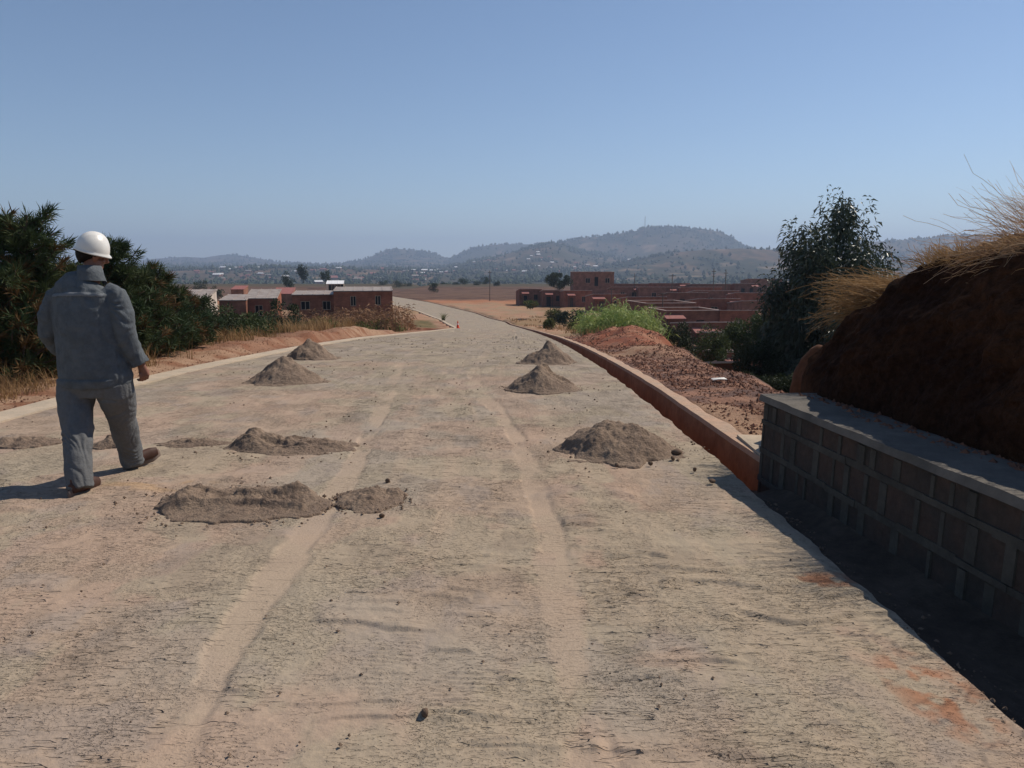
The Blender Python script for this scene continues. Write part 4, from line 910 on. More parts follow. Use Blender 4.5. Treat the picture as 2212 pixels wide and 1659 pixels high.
# ------------------------------------------------------------------ block wall and earth bank on the right
WALLP = [(6.0, 1.96), (5.0, 2.05), (3.25, 2.22), (1.5, 2.42), (-1, 2.7), (-8, 3.5)]
def xw(Y): return float(np.interp(Y, [p[0] for p in WALLP][::-1], [p[1] for p in WALLP][::-1]))
def blockwall():
    T = thing('retaining_wall', 'low grey block wall with a flat concrete top at the foot of the earth bank', 'wall', (0, 0, 0))
    Y0, Y1 = -7.0, 5.98; H = .56
    Ys = np.linspace(Y0, Y1, 60)
    core = MB()
    V = []; F = []
    rows = []
    for y in Ys:
        x = xw(y); rows.append([(x + .0, y, -.45), (x + .03, y, H), (x + .62, y, H), (x + .62, y, -.45)])
    for a in rows: V += a
    n = 4
    for i in range(len(rows) - 1):
        for k in range(3): F.append((i * n + k, (i + 1) * n + k, (i + 1) * n + k + 1, i * n + k + 1))
    F.append((0, 1, 2, 3)); b = (len(rows) - 1) * n; F.append((b + 3, b + 2, b + 1, b))
    core.add(V, F); core.build('block_core', M['blocks'], T)
    # mortar bands and ribs standing proud of the blocks
    mt = MB(); r = random.Random(4)
    def piece(y0, y1, z0, z1, pr=.02):
        a0 = xw(y0); a1 = xw(y1)
        def xs(x, z): return x + .03 * (z + .45) / (H + .45)
        V = [(xs(a0, z0) - pr, y0, z0), (xs(a1, z0) - pr, y1, z0), (xs(a1, z1) - pr, y1, z1), (xs(a0, z1) - pr, y0, z1), (xs(a0, z0) + .01, y0, z0), (xs(a1, z0) + .01, y1, z0), (xs(a1, z1) + .01, y1, z1), (xs(a0, z1) + .01, y0, z1)]
        mt.add([Vector(v) for v in V], [(0, 3, 2, 1), (4, 5, 6, 7), (0, 1, 5, 4), (1, 2, 6, 5), (2, 3, 7, 6), (3, 0, 4, 7)])
    zs = [-.30, -.07, .16, .39]
    for zi, z in enumerate(zs):
        y = Y0
        while y < Y1 - .01:
            y2 = min(y + r.uniform(.25, .6), Y1 - .001); piece(y, y2, z - .02 + r.uniform(-.006, .006), z + .022 + r.uniform(-.006, .006), r.uniform(.006, .013)); y = y2
    for zi in range(4):
        lo = zs[zi] + .024; hi = (zs[zi + 1] - .024) if zi < 3 else H - .03
        y = Y1 - .01
        while y > Y0:
            wd = r.uniform(.025, .085); piece(y - wd, y, lo, hi, r.uniform(.003, .012)); y -= r.uniform(.13, .27) if r.random() > .2 else .34
    mt.build('mortar', M['mortar'], T)
    cap = MB(); V = []; F = []
    Yc = np.linspace(Y0, Y1 + .05, 140)
    for i, y in enumerate(Yc):
        x = xw(y); j = .006 * float(fbm(y * 5, 2, 4, 640))
        V += [(x - .002 + j, y, H - .01), (x + .012 + j, y, H + .035 + j), (x + .3, y, H + .047), (x + .66, y, H + .04), (x + .66, y, H - .03)]
    for i in range(len(Yc) - 1):
        for k in range(4): F.append((i * 5 + k, (i + 1) * 5 + k, (i + 1) * 5 + k + 1, i * 5 + k + 1))
        F.append((i * 5 + 4, (i + 1) * 5 + 4, (i + 1) * 5, i * 5))
    b = (len(Yc) - 1) * 5; F.append((b + 4, b + 3, b + 2, b + 1, b)); F.append((0, 1, 2, 3, 4))
    cap.add(V, F); cap.build('cap', M['concrete'], T)
M['blocks'] = mat('stone_blocks', (.068, .046, .037), .95, (.042, .037, .033), 3.5, bump=.6, bscale=25, vary=.2)
M['mortar'] = mat('grey_mortar', (.078, .071, .060), .95, (.05, .046, .040), 4, bump=.5, bscale=40, vary=.15)
blockwall()
# concrete apron from wall foot into drain, deep shade put into its colour
def apr():
    Ys = np.linspace(-8, 6.9, 200); V = []
    for y in Ys:
        x0 = float(XR(y)); x1 = xw(min(y, 6)) + .05
        f = float(sstep(5.3, 6.5, y)); n = .012 * float(fbm(y * 3, 1, 3, 700)); k = .02 * float(fbm(y * 1.4, 7, 3, 701))
        V += [(x0 - .06, y, -.012 - .32 * f), (x0 + .06 + k, y, -.035 - .34 * f), (x0 * .45 + x1 * .55, y, -.055 + n - .31 * f), (x1, y, .01 + n - .30 * f)]
    o = link('drain_bed', mesh_np('drain_bed', V, grid_faces(len(Ys), 4), smooth=True), mat('shade_dark_apron', (.055, .040, .030), .95, (.085, .062, .046), 2, bump=.5, bscale=20, vary=.3)); tag(o, kind='structure')
    # pale apron in front of the wall end
    mb = MB(); mb.add([(2.06, 6.02, .055), (2.24, 5.98, .055), (2.30, 5.99, .06), (2.75, 6.0, .07), (2.75, 6.9, .06), (2.09, 7.0, .055), (2.06, 6.02, -.4), (2.75, 6.0, -.4), (2.75, 6.9, -.4), (2.09, 7.0, -.4)], [(0, 1, 2, 3, 4, 5), (0, 5, 9, 6), (5, 4, 8, 9)])
    tag(mb.build('concrete_apron', M['kerb']), kind='structure')
apr()
# earth bank
def bank_pt(s, t):
    """s along the bank: Y, t up the section 0 foot .. 1 crest .. 1.7 back"""
    pass
def bank():
    ny, nt_ = 420, 260
    Ys = np.concatenate([np.linspace(-9, 3, 120), np.linspace(3, 7.9, ny - 120 + 1)[1:]]); tt = np.linspace(0, 1, nt_)
    YY, TT = np.meshgrid(Ys, tt, indexing='ij')
    foot = np.interp(YY, [-9, -1, 1.5, 3.25, 5, 5.9, 6.5, 7.2, 7.9], [4.1, 3.15, 2.86, 2.66, 2.50, 2.38, 2.50, 2.75, 3.6]) + .05 * fbm(YY * 2, YY * 0, 3, 810)
    Hc = np.interp(YY, [-9, 2, 3.5, 4.6, 5.3, 5.75, 5.95, 6.5, 7.0, 7.4, 7.7, 7.9], [1.9, 1.55, 1.58, 1.68, 1.63, 1.58, 1.36, 1.27, 1.12, .70, .2, -.3]) + .05 * fbm(YY * 2.5, YY * 0 + 3, 3, 811)
    # section: steep face, crest, plateau, back slope
    f = np.clip(TT / .55, 0, 1); 
    x = foot + .62 * f ** 1.4 + .0
    z = .57 + (Hc - .57) * (1 - (1 - f) ** 1.35)
    q = np.clip((TT - .55) / .25, 0, 1); x = x + 1.6 * q; z = z + .12 * np.sin(q * np.pi) + .25 * q
    q2 = np.clip((TT - .8) / .2, 0, 1); x = x + 3.5 * q2; z = z - (z + 5) * q2 ** 1.2
    z = z - (1 - np.clip(TT / .03, 0, 1)) * .5
    n = .13 * fbm(YY * 1.5 + z, z * 1.8, 5, 820, .6) + .06 * fbm(YY * 6, z * 4, 4, 821, .6)
    gul = .11 * np.abs(fbm(YY * 3.2, z * .35, 3, 822))
    x = x + (n - gul) * np.clip(f * 4, 0, 1)
    z = z + .10 * fbm(x * 3.5, YY * 3.5, 4, 823, .6) * sstep(.15, .45, TT)
    V = np.stack([x, YY, z], -1).reshape(-1, 3)
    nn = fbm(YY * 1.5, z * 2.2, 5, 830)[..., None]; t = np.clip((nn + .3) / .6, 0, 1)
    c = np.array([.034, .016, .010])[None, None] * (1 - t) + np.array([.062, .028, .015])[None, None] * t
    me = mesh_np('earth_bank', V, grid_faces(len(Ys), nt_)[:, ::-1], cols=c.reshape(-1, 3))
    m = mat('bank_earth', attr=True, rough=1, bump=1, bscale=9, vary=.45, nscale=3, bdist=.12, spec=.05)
    tag(link('earth_bank', me, m), kind='structure')
    return None
bank()
# rounded earth lump beside the end of the bank
def lump():
    mb = MB(); mb.ell((0, 0, 0), (.22, .32, .60), 40, 28)
    me = remesh(mb, .035, 'earth_lump', lambda c, n: .07 * vnoise3(c, 3.2, 5) + .03 * vnoise3(c, 11, 8))
    o = link('earth_lump', me, mat('lump_earth', (.12, .048, .022), 1, (.08, .034, .018), 3, bump=.7, bscale=18, vary=.25)); p = at(1765, 830, 8.6); o.location = (p.x, 8.6, p.z - .18)
    tag(o, 'rounded orange earth lump standing beside the end of the bank', 'earth lump')
lump()
# dry grass plumes on the bank
def plume(lab, loc, n, L, dirs, spread, seed, m='drylight', rad=.15, wid=.006, grav=.5):
    r = np.random.default_rng(seed)
    segs = 7; base = np.array(loc)[None] * 0 + r.normal(size=(n, 3)) * np.array([rad, rad, rad * .25])
    d = np.array(dirs)[None] + r.normal(size=(n, 3)) * spread; d /= np.linalg.norm(d, axis=1, keepdims=True)
    Ln = L * r.uniform(.45, 1.05, n)[:, None]
    g = np.array([0, 0, -1.0]); side = np.cross(d, r.normal(size=(n, 3))); side /= np.linalg.norm(side, axis=1, keepdims=True)
    rows = []
    for k in range(segs + 1):
        t = k / segs; c = base + d * Ln * t + g * Ln * grav * t ** 2.2 * r.uniform(.5, 1.2, (n, 1)) if k == segs else base + d * Ln * t + g * Ln * grav * t ** 2.2 * .85
        ww = wid * (1 - .45 * t); rows += [c - side * ww * .5, c + side * ww * .5]
    V = np.stack(rows, 1).reshape(-1, 3); K = 2 * (segs + 1); i = np.arange(n)[:, None] * K
    F = np.stack([np.concatenate([i + 2 * k, i + 2 * k + 1, i + 2 * k + 3, i + 2 * k + 2], 1) for k in range(segs)], 1).reshape(-1, 4)
    o = link('dry_grass_tuft', mesh_np('dry_grass_tuft', V, F, smooth=False), M[m]); o.location = loc; tag(o, lab, 'grass', 'dry grass tufts on the earth bank'); return o
plume('largest tuft of long pale grass leaning left from the right end of the bank', (3.50, 4.75, 1.70), 620, .70, (-.58, .05, .82), .20, 901, grav=.34, rad=.15, wid=.0038)
plume('long pale grass bending low over the bank edge below the largest tuft', (3.42, 4.95, 1.66), 260, .62, (-1, .1, .35), .2, 902, grav=.3, rad=.13, wid=.0045)
plume('dense brown grass hanging left from the lower end of the bank', (3.30, 6.4, 1.36), 620, .60, (-.9, .2, .40), .17, 903, 'dry', grav=.36, rad=.16, wid=.006)
plume('short brown grass on the bank end under the hanging tuft', (3.15, 6.6, 1.22), 400, .42, (-.9, .1, .25), .28, 904, 'dry', grav=.35, rad=.13, wid=.006)
plume('low reddish grass on the middle of the bank crest', (3.2, 5.55, 1.60), 700, .26, (-.4, 0, .7), .3, 905, 'dry', rad=.12, grav=.4, wid=.005)
plume('sparse stubble grass on the bank crest beside the largest tuft', (3.25, 5.2, 1.64), 600, .24, (-.6, 0, .5), .4, 906, 'dry', rad=.13, grav=.5, wid=.005)
plume('grass fringe at the near end of the bank crest', (3.35, 4.2, 1.72), 300, .22, (-.7, 0, .5), .4, 907, 'dry', rad=.3, grav=.5, wid=.005)
plume('grass fringe on the bank crest beside the camera', (3.5, 3.0, 1.66), 250, .22, (-.6, 0, .6), .4, 908, 'dry', rad=.4, grav=.5, wid=.006)

# ------------------------------------------------------------------ sand heaps on the road
def heap(lab, cx, cy, rx, ry, fn, seed, name='sand_heap', cat='sand heap', group='sand heaps on the road', rot=0, res=90):
    s = np.linspace(-1.25, 1.25, res); A, B = np.meshgrid(s, s, indexing='ij')
    x = A * rx; y = B * ry
    h = fn(A, B, x, y)
    rr = np.sqrt(A ** 2 + B ** 2)
    wob = .30 * fbm(A * 2.2 + seed, B * 2.2, 4, seed)
    lim = 1 - sstep(.80, 1.12, rr + wob)
    h = h * lim * (1 + .35 * fbm(x * 5, y * 5, 3, seed + 8)) + .030 * fbm(x * 10, y * 10, 5, seed + 3, .65) * lim * np.clip(h / .05, .15, 1) + .016 * np.abs(fbm(x * 26, y * 26, 3, seed + 4)) * lim
    zz = zr(cy + y) + .016 + h - .06 * (1 - sstep(0, .25, lim))
    V = np.stack([x, y, zz - float(zr(cy))], -1).reshape(-1, 3)
    o = link(name, mesh_np(name, V, grid_faces(res, res)), M['pile']); o.location = (cx, cy, float(zr(cy))); o.rotation_euler = (0, 0, rot)
    tag(o, lab, cat, group); return o
def cone_fn(H, px=0, py=0, p=1.0, cut=.1):
    def f(A, B, x, y):
        r_ = np.sqrt((A - px) ** 2 + (B - py) ** 2); h = H * (1 - np.sqrt(np.clip(r_, 0, 2) ** 2 + cut ** 2) / math.sqrt(1 + cut ** 2))
        return np.clip(h, 0, 9) ** p * H ** (1 - p)
    return f
heap('largest rounded grey sand heap, nearest on the right side of the road', .93, 6.62, .55, .52, cone_fn(.35, -.06, .05, 1.0, .34), 11, res=130)
heap('sand heap with a steep cut side, middle one of three on the right', .42, 10.4, .50, .46, lambda A, B, x, y: cone_fn(.38, -.0, .1, 1.0, .15)(A, B, x, y) * (1 - .25 * sstep(-.1, .1, A) * (B < .1)), 12)
heap('farthest sand heap on the right beside the drain', .70, 14.6, .55, .5, cone_fn(.42, -.02, .05, 1.0, .15), 13)
heap('pointed sand heap on the left beyond the walking man', -3.33, 11.3, .56, .5, cone_fn(.41, -.05, 0, 1.0, .22), 14)
heap('far pointed sand heap on the left close to the kerb', -4.15, 15.8, .55, .5, cone_fn(.40, -.05, 0, 1.0, .15), 15)
def f2(A, B, x, y):
    l = .105 * np.clip(1 - np.hypot((A + .62) / .42, (B - .05) / .75), 0, 1); rr_ = .085 * np.clip(1 - np.hypot((A - .62) / .42, (B - .45) / .55), 0, 1)
    m = .035 * (1 - np.hypot(A, B) ** 2) * (1 + 1.3 * fbm(x * 5, y * 9, 3, 91)) ; rim = .035 * np.exp(-((B + .25 + .25 * A * A) / .09) ** 2) * (np.abs(A) < .85) + .04 * np.exp(-((B - .25 - .3 * A * A) / .10) ** 2)
    return np.maximum(np.maximum(l, rr_), np.clip(m, 0, 1) * .6) + rim
heap('wide scooped sand heap with a ridge at each end, in front of the walking man', -1.84, 5.04, .56, .36, f2, 16, res=140)
heap('low crumbled sand patch just right of the scooped heap', -.98, 5.12, .23, .26, lambda A, B, x, y: .045 * (1 + 1.2 * fbm(x * 6, y * 8, 3, 2)) * np.clip(1 - np.hypot(A, B) ** 2, 0, 1) + .035 * np.clip(1 - np.hypot(A - .75, B - .5) * 3, 0, 1), 17, res=80)
def f1(A, B, x, y): return .15 * np.clip(1 - np.hypot((A + .55) / .5, (B - .1) / .8), 0, 1) + .045 * np.clip(1 - np.hypot(A, B) ** 2, 0, 1) * (1 + 1.2 * fbm(x * 6, y * 12, 3, 5)) + .03 * np.clip(1 - np.hypot(A - .6, B + .2) * 2, 0, 1)
heap('half flattened crumbly sand heap right of the man with its peak on the left', -1.98, 6.72, .56, .30, f1, 18, res=130)
heap('small sand remnant visible between the legs of the man', -3.62, 6.78, .17, .12, lambda A, B, x, y: .07 * np.clip(1 - np.hypot(A, B), 0, 1), 19, res=50)
heap('flat sand remnant right of the shoe of the man', -2.9, 6.85, .32, .14, lambda A, B, x, y: .028 * np.clip(1 - np.hypot(A, B) ** 2, 0, 1) * (1 + fbm(x * 9, y * 14, 3, 5)), 20, res=70)
heap('flat sand remnant at the left edge of the view', -4.5, 6.9, .34, .2, lambda A, B, x, y: .035 * np.clip(1 - np.hypot(A, B) ** 2, 0, 1) * (1 + fbm(x * 9, y * 12, 3, 7)), 21, res=70)

# clods and stones
def clodmesh(seed, m):
    mb = MB(); mb.ell((0, 0, 0), (1, .85, .65), 10, 7)
    me = mb.mesh('clod', True); r = np.random.default_rng(seed)
    n = len(me.vertices); co = np.zeros(n * 3); me.vertices.foreach_get('co', co); co = co.reshape(-1, 3)
    co *= 1 + .35 * vnoise3(co, 1.6, seed)[:, None]; me.vertices.foreach_set('co', co.ravel()); me.materials.append(m); me.update(); return me
cm = [clodmesh(i, M['clod']) for i in range(3)]
for i, (dx, dy, s, lab) in enumerate([(1461, 984, .045, 'biggest brown clod at the right foot of the largest sand heap'), (1453, 996, .02, 'small clod below the biggest one beside the largest sand heap'), (1405, 1007, .022, 'brown stone in front of the largest sand heap, right of centre'), (1538, 1046, .025, 'lone clod on the road near the end of the drain'),
        (1500, 1020, .018, 'small clod between the largest heap and the drain'), (838, 1046, .024, 'clod on the top right corner of the low crumbled patch'), (825, 1121, .022, 'clod lying just below the low crumbled patch'), (240, 958, .05, 'lump of hardened sand between the legs of the man'), (918, 1552, .02, 'dark stone near the bottom edge of the view'), (1332, 1010, .018, 'stone in front of the largest heap at its middle'), (1237, 976, .016, 'small stone at the left foot of the largest heap')]):
    p = at(dx, dy, 5); t = (1.6) / (1.6 - p.z); o = link('clod', cm[i % 3]); o.location = (p.x * t, p.y * t, .016 + s * .35); o.scale = (s, s, s); o.rotation_euler = (i, i * 2, i * 3)
    tag(o, lab, 'clod', 'clods lying on the road')
def scatter(name, lab, cat, X, Y, Z, s, m, seed):
    r = np.random.default_rng(seed); n = len(X)
    base = np.array([(0, 0, 1), (1, 0, 0), (0, 1, 0), (-1, 0, 0), (0, -1, 0), (0, 0, -1)], float)
    V = base[None] * s[:, None, None] * r.uniform(.5, 1.3, (n, 6, 3)) * np.array([1, 1, .7]) + np.stack([X, Y, Z + s * .2], 1)[:, None]
    F = []
    for j in range(4): F += [(0, 1 + j, 1 + (j + 1) % 4), (5, 1 + (j + 1) % 4, 1 + j)]
    F = (np.array(F)[None] + (np.arange(n) * 6)[:, None, None]).reshape(-1, 3)
    o = link(name, mesh_np(name, V.reshape(-1, 3), F, smooth=False), m); tag(o, lab, cat, kind='stuff'); return o
r = np.random.default_rng(31); n = 1500
Y_ = 1.8 + 26 * r.uniform(0, 1, n) ** 1.5; X_ = XL(Y_) + (XR(Y_) - XL(Y_)) * r.uniform(0.01, .99, n)
kp = vnoise(X_ * 1.3, Y_ * .9, 9) > .5; X_, Y_ = X_[kp], Y_[kp]
scatter('gravel', 'fine crumbs and gravel strewn over the road', 'gravel', X_, Y_, zr(Y_) + .014, r.uniform(.003, .009, len(X_)) * (1 + Y_ * .08), M['clod'], 2)
hx = []; hy = []
for (cx, cy, rr_) in [(.93, 6.62, .62), (.42, 10.4, .5), (.7, 14.6, .5), (-3.33, 11.3, .5), (-1.88, 5.0, .62), (-2, 6.7, .6), (-.98, 5.1, .3)]:
    a = r.uniform(0, 2 * np.pi, 260); q = rr_ * (.8 + .55 * r.uniform(0, 1, 260) ** 1.6); hx.append(cx + np.cos(a) * q); hy.append(cy + np.sin(a) * q * .8)
hx = np.concatenate(hx); hy = np.concatenate(hy)
scatter('heap_crumbs', 'crumbs of sand lying round the feet of the heaps', 'gravel', hx, hy, zr(hy) + .016, (.003 + .015 * r.uniform(0, 1, len(hx)) ** 5), M['clod'], 3)
n = 15000; Y_ = 7 + 24 * r.uniform(0, 1, n) ** 1.7; X_ = XR(Y_) + DW + .3 + (itp(Y_, GRE) + .4 - XR(Y_) - DW - .3) * r.uniform(0, 1, n)
kp = (vnoise(X_ * 1.1, Y_ * .7, 19) * .7 + vnoise(X_ * 4, Y_ * 3, 29) * .3 + .12 * r.uniform(0, 1, n)) > .44; X_, Y_ = X_[kp], Y_[kp]
scatter('rubble', 'broken red soil clods and rubble on the right shoulder beyond the drain', 'rubble', X_, Y_, ground_h(X_, Y_, True), r.uniform(.005, .021, len(X_)) * (1 + r.uniform(0, 1, len(X_)) ** 6 * 1.5), M['redclod'], 4)
n = 2600; Y_ = 6.3 + 5.5 * r.uniform(0, 1, n) ** 1.2; X_ = XR(Y_) + DW + .28 + (itp(Y_, GRE) + .3 - XR(Y_) - DW - .28) * r.uniform(0, 1, n); kp = vnoise(X_ * 2.5, Y_ * 2, 77) > .35; X_, Y_ = X_[kp], Y_[kp]
kp = ~((Y_ < 7.1) & (X_ < 2.8)); X_, Y_ = X_[kp], Y_[kp]
scatter('rubble', 'finer soil crumbs on the shoulder just before the end of the block wall', 'rubble', X_, Y_, ground_h(X_, Y_, True), .005 + .022 * r.uniform(0, 1, len(X_)) ** 3, M['redclod'], 8)
n = 2200; Y_ = 6.5 + 30 * r.uniform(0, 1, n) ** 1.3; X_ = XL(Y_) - .45 - r.uniform(0, 1.6, n) ** 1.5
scatter('verge_clods', 'crumbled clay clods along the left verge behind the kerb', 'rubble', X_, Y_, ground_h(X_, Y_, True), r.uniform(.006, .022, n), M['redclod'], 5)
n = 4500; Y_ = -1 + 7 * r.uniform(0, 1, n) ** .8; X_ = np.array([xw(v) for v in Y_]) + .66 - .42 * r.uniform(0, 1, n) ** 2.2
scatter('bank_debris', 'crumbled earth lying on the wall top at the foot of the bank', 'rubble', X_, Y_, np.full(n, .60), .005 + .028 * r.uniform(0, 1, n) ** 4, M['redclod'], 6)
n = 900; Y_ = 1 + 4.1 * r.uniform(0, 1, n); X_ = XR(Y_) + r.normal(size=n) * .07 - .03
scatter('drain_debris', 'dirt crumbs along the road edge beside the block wall', 'rubble', X_, Y_, np.full(n, .0), .003 + .012 * r.uniform(0, 1, n) ** 4, M['clod'], 7)
for i, (x, y, lab) in enumerate([(3.05, 11.2, 'flat scrap of white litter on the rubble right of the drain'), ]):
    mb = MB(); pts = [(-.1, -.03, .0), (0, -.06, .02), (.11, -.02, .01), (.08, .05, .03), (-.03, .07, .01), (-.12, .03, .02)]
    mb.add(pts + [(a, b, c + .006) for a, b, c in pts], [(5, 4, 3, 2, 1, 0), (6, 7, 8, 9, 10, 11)] + [(k, (k + 1) % 6, 6 + (k + 1) % 6, 6 + k) for k in range(6)])
    o = mb.build('litter_scrap', M['litter']); o.location = (x, y, gz(x, y) + .04); tag(o, lab, 'litter')
# traffic cone and sprig in the kerb
def cone():
    p = at(989, 708, 80); T = thing('traffic_cone', 'small orange traffic cone at the tip of the kerb corner', 'cone', (p.x, 80, float(zr(80)) + .01))
    MB().box(-.22, .22, -.22, .22, 0, .04).tube([(0, 0, .04), (0, 0, .78)], [.15, .03], 12).build('body', M['cone'], T)
    MB().tube([(0, 0, .38), (0, 0, .48)], [.102, .086], 12).build('band', M['conew'], T)
cone()
tuft('kerb_plant', 'grey dried plant sprouting at the far kerb', 'plant', (at(957, 684, 112).x, 112, float(zr(112))), 60, 1.5, .25, 'weeds', 44, wid=.07, sprd=.6)

# ------------------------------------------------------------------ the walking man
def person():
    T = thing('person', 'man in a white hard hat, grey work jacket and trousers walking away with head bowed', 'person', (-3.08, 5.6, 0))
    body = MB()
    # body core under the clothes
    body.tube([(-.03, 0, .70), (-.05, 0, .9), (-.08, 0, 1.1), (-.10, 0, 1.3), (-.10, .0, 1.42), (-.075, .005, 1.50)], [(.15, .10), (.14, .10), (.155, .11), (.17, .11), (.15, .09), (.06, .06)], 16)
    legL = [(-.15, 0, .76), (-.10, -.12, .48), (-.03, -.27, .24), (.01, -.33, .07)]; legR = [(.10, 0, .76), (.09, .17, .55), (.07, .26, .42), (.05, .37, .20), (.055, .40, .08)]
    body.tube(legL, [.095, .06, .05, .04], 12); body.tube(legR, [.095, .075, .06, .05, .04], 12)
    body.tube([(-.07, .0, 1.46), (-.055, .02, 1.55), (-.045, .05, 1.64)], [.070, .066, .066], 14)
    armR = [(.10, 0, 1.39), (.175, -.01, 1.24), (.205, -.01, 1.12), (.25, .02, 1.0), (.285, .05, .885)]
    armL = [(-.30, 0, 1.39), (-.365, 0, 1.25), (-.385, .02, 1.12), (-.37, .12, 1.02), (-.33, .22, .94)]
    body.tube(armR, [.06, .05, .042, .036, .028], 12); body.tube(armL, [.06, .05, .042, .036, .028], 12)
    # head: bowed and turned to the right
    Hc = Vector((-.045, .05, 1.695)); HR = Euler((R(-22), R(12), R(-50)), 'XYZ').to_matrix()
    def hp(x, y, z): return Hc + HR @ Vector((x, y, z))
    body.ell(hp(0, -.008, .03), (.077, .095, .085), 20, 14, HR); body.ell(hp(0, .03, -.045), (.058, .062, .075), 16, 12, HR)
    body.tube([hp(0, .085, .01), hp(0, .108, -.03), hp(0, .085, -.04)], [.010, .016, .014], 8); body.ell(hp(0, .072, -.10), (.026, .02, .02), 10, 8, HR)
    body.ell(hp(0, .088, -.068), (.025, .010, .006), 10, 6, HR); body.ell(hp(0, .088, -.080), (.022, .010, .006), 10, 6, HR)
    for s in (-1, 1):
        body.ell(hp(s * .084, .000, -.012), (.013, .022, .036), 12, 8, HR); body.ell(hp(s * .045, .065, -.028), (.022, .018, .018), 10, 8, HR)
    # hands: palm, four fingers, thumb
    def hand(wrist, d, side, curl=1.0, pn=None):
        d = Vector(d).normalized(); n = Vector(pn).normalized(); n = (n - d * n.dot(d)).normalized(); a = d.cross(n) * side   # a: towards the thumb side
        w_ = Vector(wrist)
        body.tube([w_ - d * .02, w_ + d * .03, w_ + d * .085], [(.026, .026), (.034, .024), (.040, .020)], 12)
        pc = w_ + d * .06
        for k, (o_, L) in enumerate([(.032, .072), (.011, .080), (-.011, .075), (-.031, .060)]):
            p = w_ + d * .08 + a * o_; dirs = d; pts = [p - d * .03, p]; ang = 0
            for s_, f in enumerate((.45, .32, .25)):
                ang += R((38, 62, 45)[s_]) * curl; dd = d * math.cos(ang) + n * math.sin(ang); pts.append(pts[-1] + dd * L * f * 1.1)
            body.tube(pts, [.0105, .011, .010, .009, .0075], 8)
        p = w_ + d * .03 + a * .026; t1 = p + (a * .6 + d * .7 + n * .35).normalized() * .035; t2 = t1 + (d * .8 + n * .75 - a * .05).normalized() * .03; t3 = t2 + (d * .5 + n * .9 - a * .4).normalized() * .024
        body.tube([p - a * .015, t1, t2, t3], [.015, .0125, .011, .008], 8)
    hand((.287, .055, .872), (.22, .10, -1), 1, .95, (-.85, .45, 0)); hand((-.325, .235, .93), (.35, .6, -.6), -1, 1.0, (.8, -.2, .4))
    me = remesh(body, .0055, 'body', None, 3); b = link('body', me, M['skin'], T)
    # hair under the helmet
    hr = MB(); hr.ell(hp(0, -.024, -.004), (.086, .098, .108), 24, 16, HR)
    me = hr.mesh('hair', True); co = np.array([v.co for v in me.vertices]); 
    loc = (co - np.array(Hc)) @ np.array(HR); co2 = co.copy()
    frontlow = (loc[:, 1] > .02) & (loc[:, 2] < .03)
    low = loc[:, 2] < -.035; cc = np.array(hp(0, -.01, 0)); co2[frontlow] = cc + (co2[frontlow] - cc) * .78; co2[low & (loc[:, 1] > -.06)] = cc + (co2[low & (loc[:, 1] > -.06)] - cc) * .8
    me.vertices.foreach_set('co', co2.ravel()); me.update(); link('hair', me, M['hair'], T)
    # helmet with brim and ridge
    hm = MB(); V = []; F = []; nu = 48; nv = 16
    HH = Euler((R(-12), R(14), R(-45)), 'XYZ').to_matrix(); hc = Vector((-.048, .035, 1.712))
    def hpt(x, y, z): return hc + HH @ Vector((x, y, z))
    for j in range(nv + 1):
        ph = (math.pi / 2) * j / nv
        for k in range(nu):
            t = 2 * math.pi * k / nu; rr_ = math.sin(ph) ** .9
            x = .106 * rr_ * math.cos(t); y = .117 * rr_ * math.sin(t); z = .130 * math.cos(ph)
            z += .010 * math.exp(-(x / .016) ** 2) * (1 if math.cos(ph) > .25 else 0) + .007 * (math.exp(-((x - .04) / .008) ** 2) + math.exp(-((x + .04) / .008) ** 2)) * (1 if math.cos(ph) > .3 else 0)
            V.append(hpt(x, y, z))
    for j in range(nv):
        for k in range(nu): F.append((j * nu + k, j * nu + (k + 1) % nu, (j + 1) * nu + (k + 1) % nu, (j + 1) * nu + k))
    base = len(V)
    for ring, (e, zz) in enumerate(((1.06, -.006), (1.075, -.014), (1.05, -.013), (.985, -.004))):
        for k in range(nu):
            t = 2 * math.pi * k / nu; vis = 1 + .12 * max(0, math.sin(t)) ** 3 * (1 if ring < 3 else 0); V.append(hpt(.106 * e * math.cos(t), .117 * e * vis * math.sin(t), zz - .012 * max(0, math.sin(t)) ** 2 * (ring < 3)))
    prev = nv * nu
    for ring in range(4):
        cur = base + ring * nu
        for k in range(nu): F.append((prev + k, prev + (k + 1) % nu, cur + (k + 1) % nu, cur + k))
        prev = cur
    for ring in range(nv):     # inside shell
        ph = (math.pi / 2) * (nv - ring - .5) / nv
        for k in range(nu):
            t = 2 * math.pi * k / nu; V.append(hpt(.101 * math.sin(ph) ** .9 * math.cos(t), .112 * math.sin(ph) ** .9 * math.sin(t), .132 * math.cos(ph) - .002))
        cur = base + (4 + ring) * nu
        for k in range(nu): F.append((prev + k, prev + (k + 1) % nu, cur + (k + 1) % nu, cur + k))
        prev = cur
    hm.add(V, F); hl = hm.build('helmet', M['helmet'], T, True)
    sb = MB(); sb.tube([hpt(.090 * math.cos(t), .106 * math.sin(t), -.022) for t in np.linspace(math.pi * 1.0, math.pi * 2.0, 20)], [(.004, .018)] * 20, 6); sb.build('headband', M['hair'], hl, True)
    # jacket
    jk = MB()
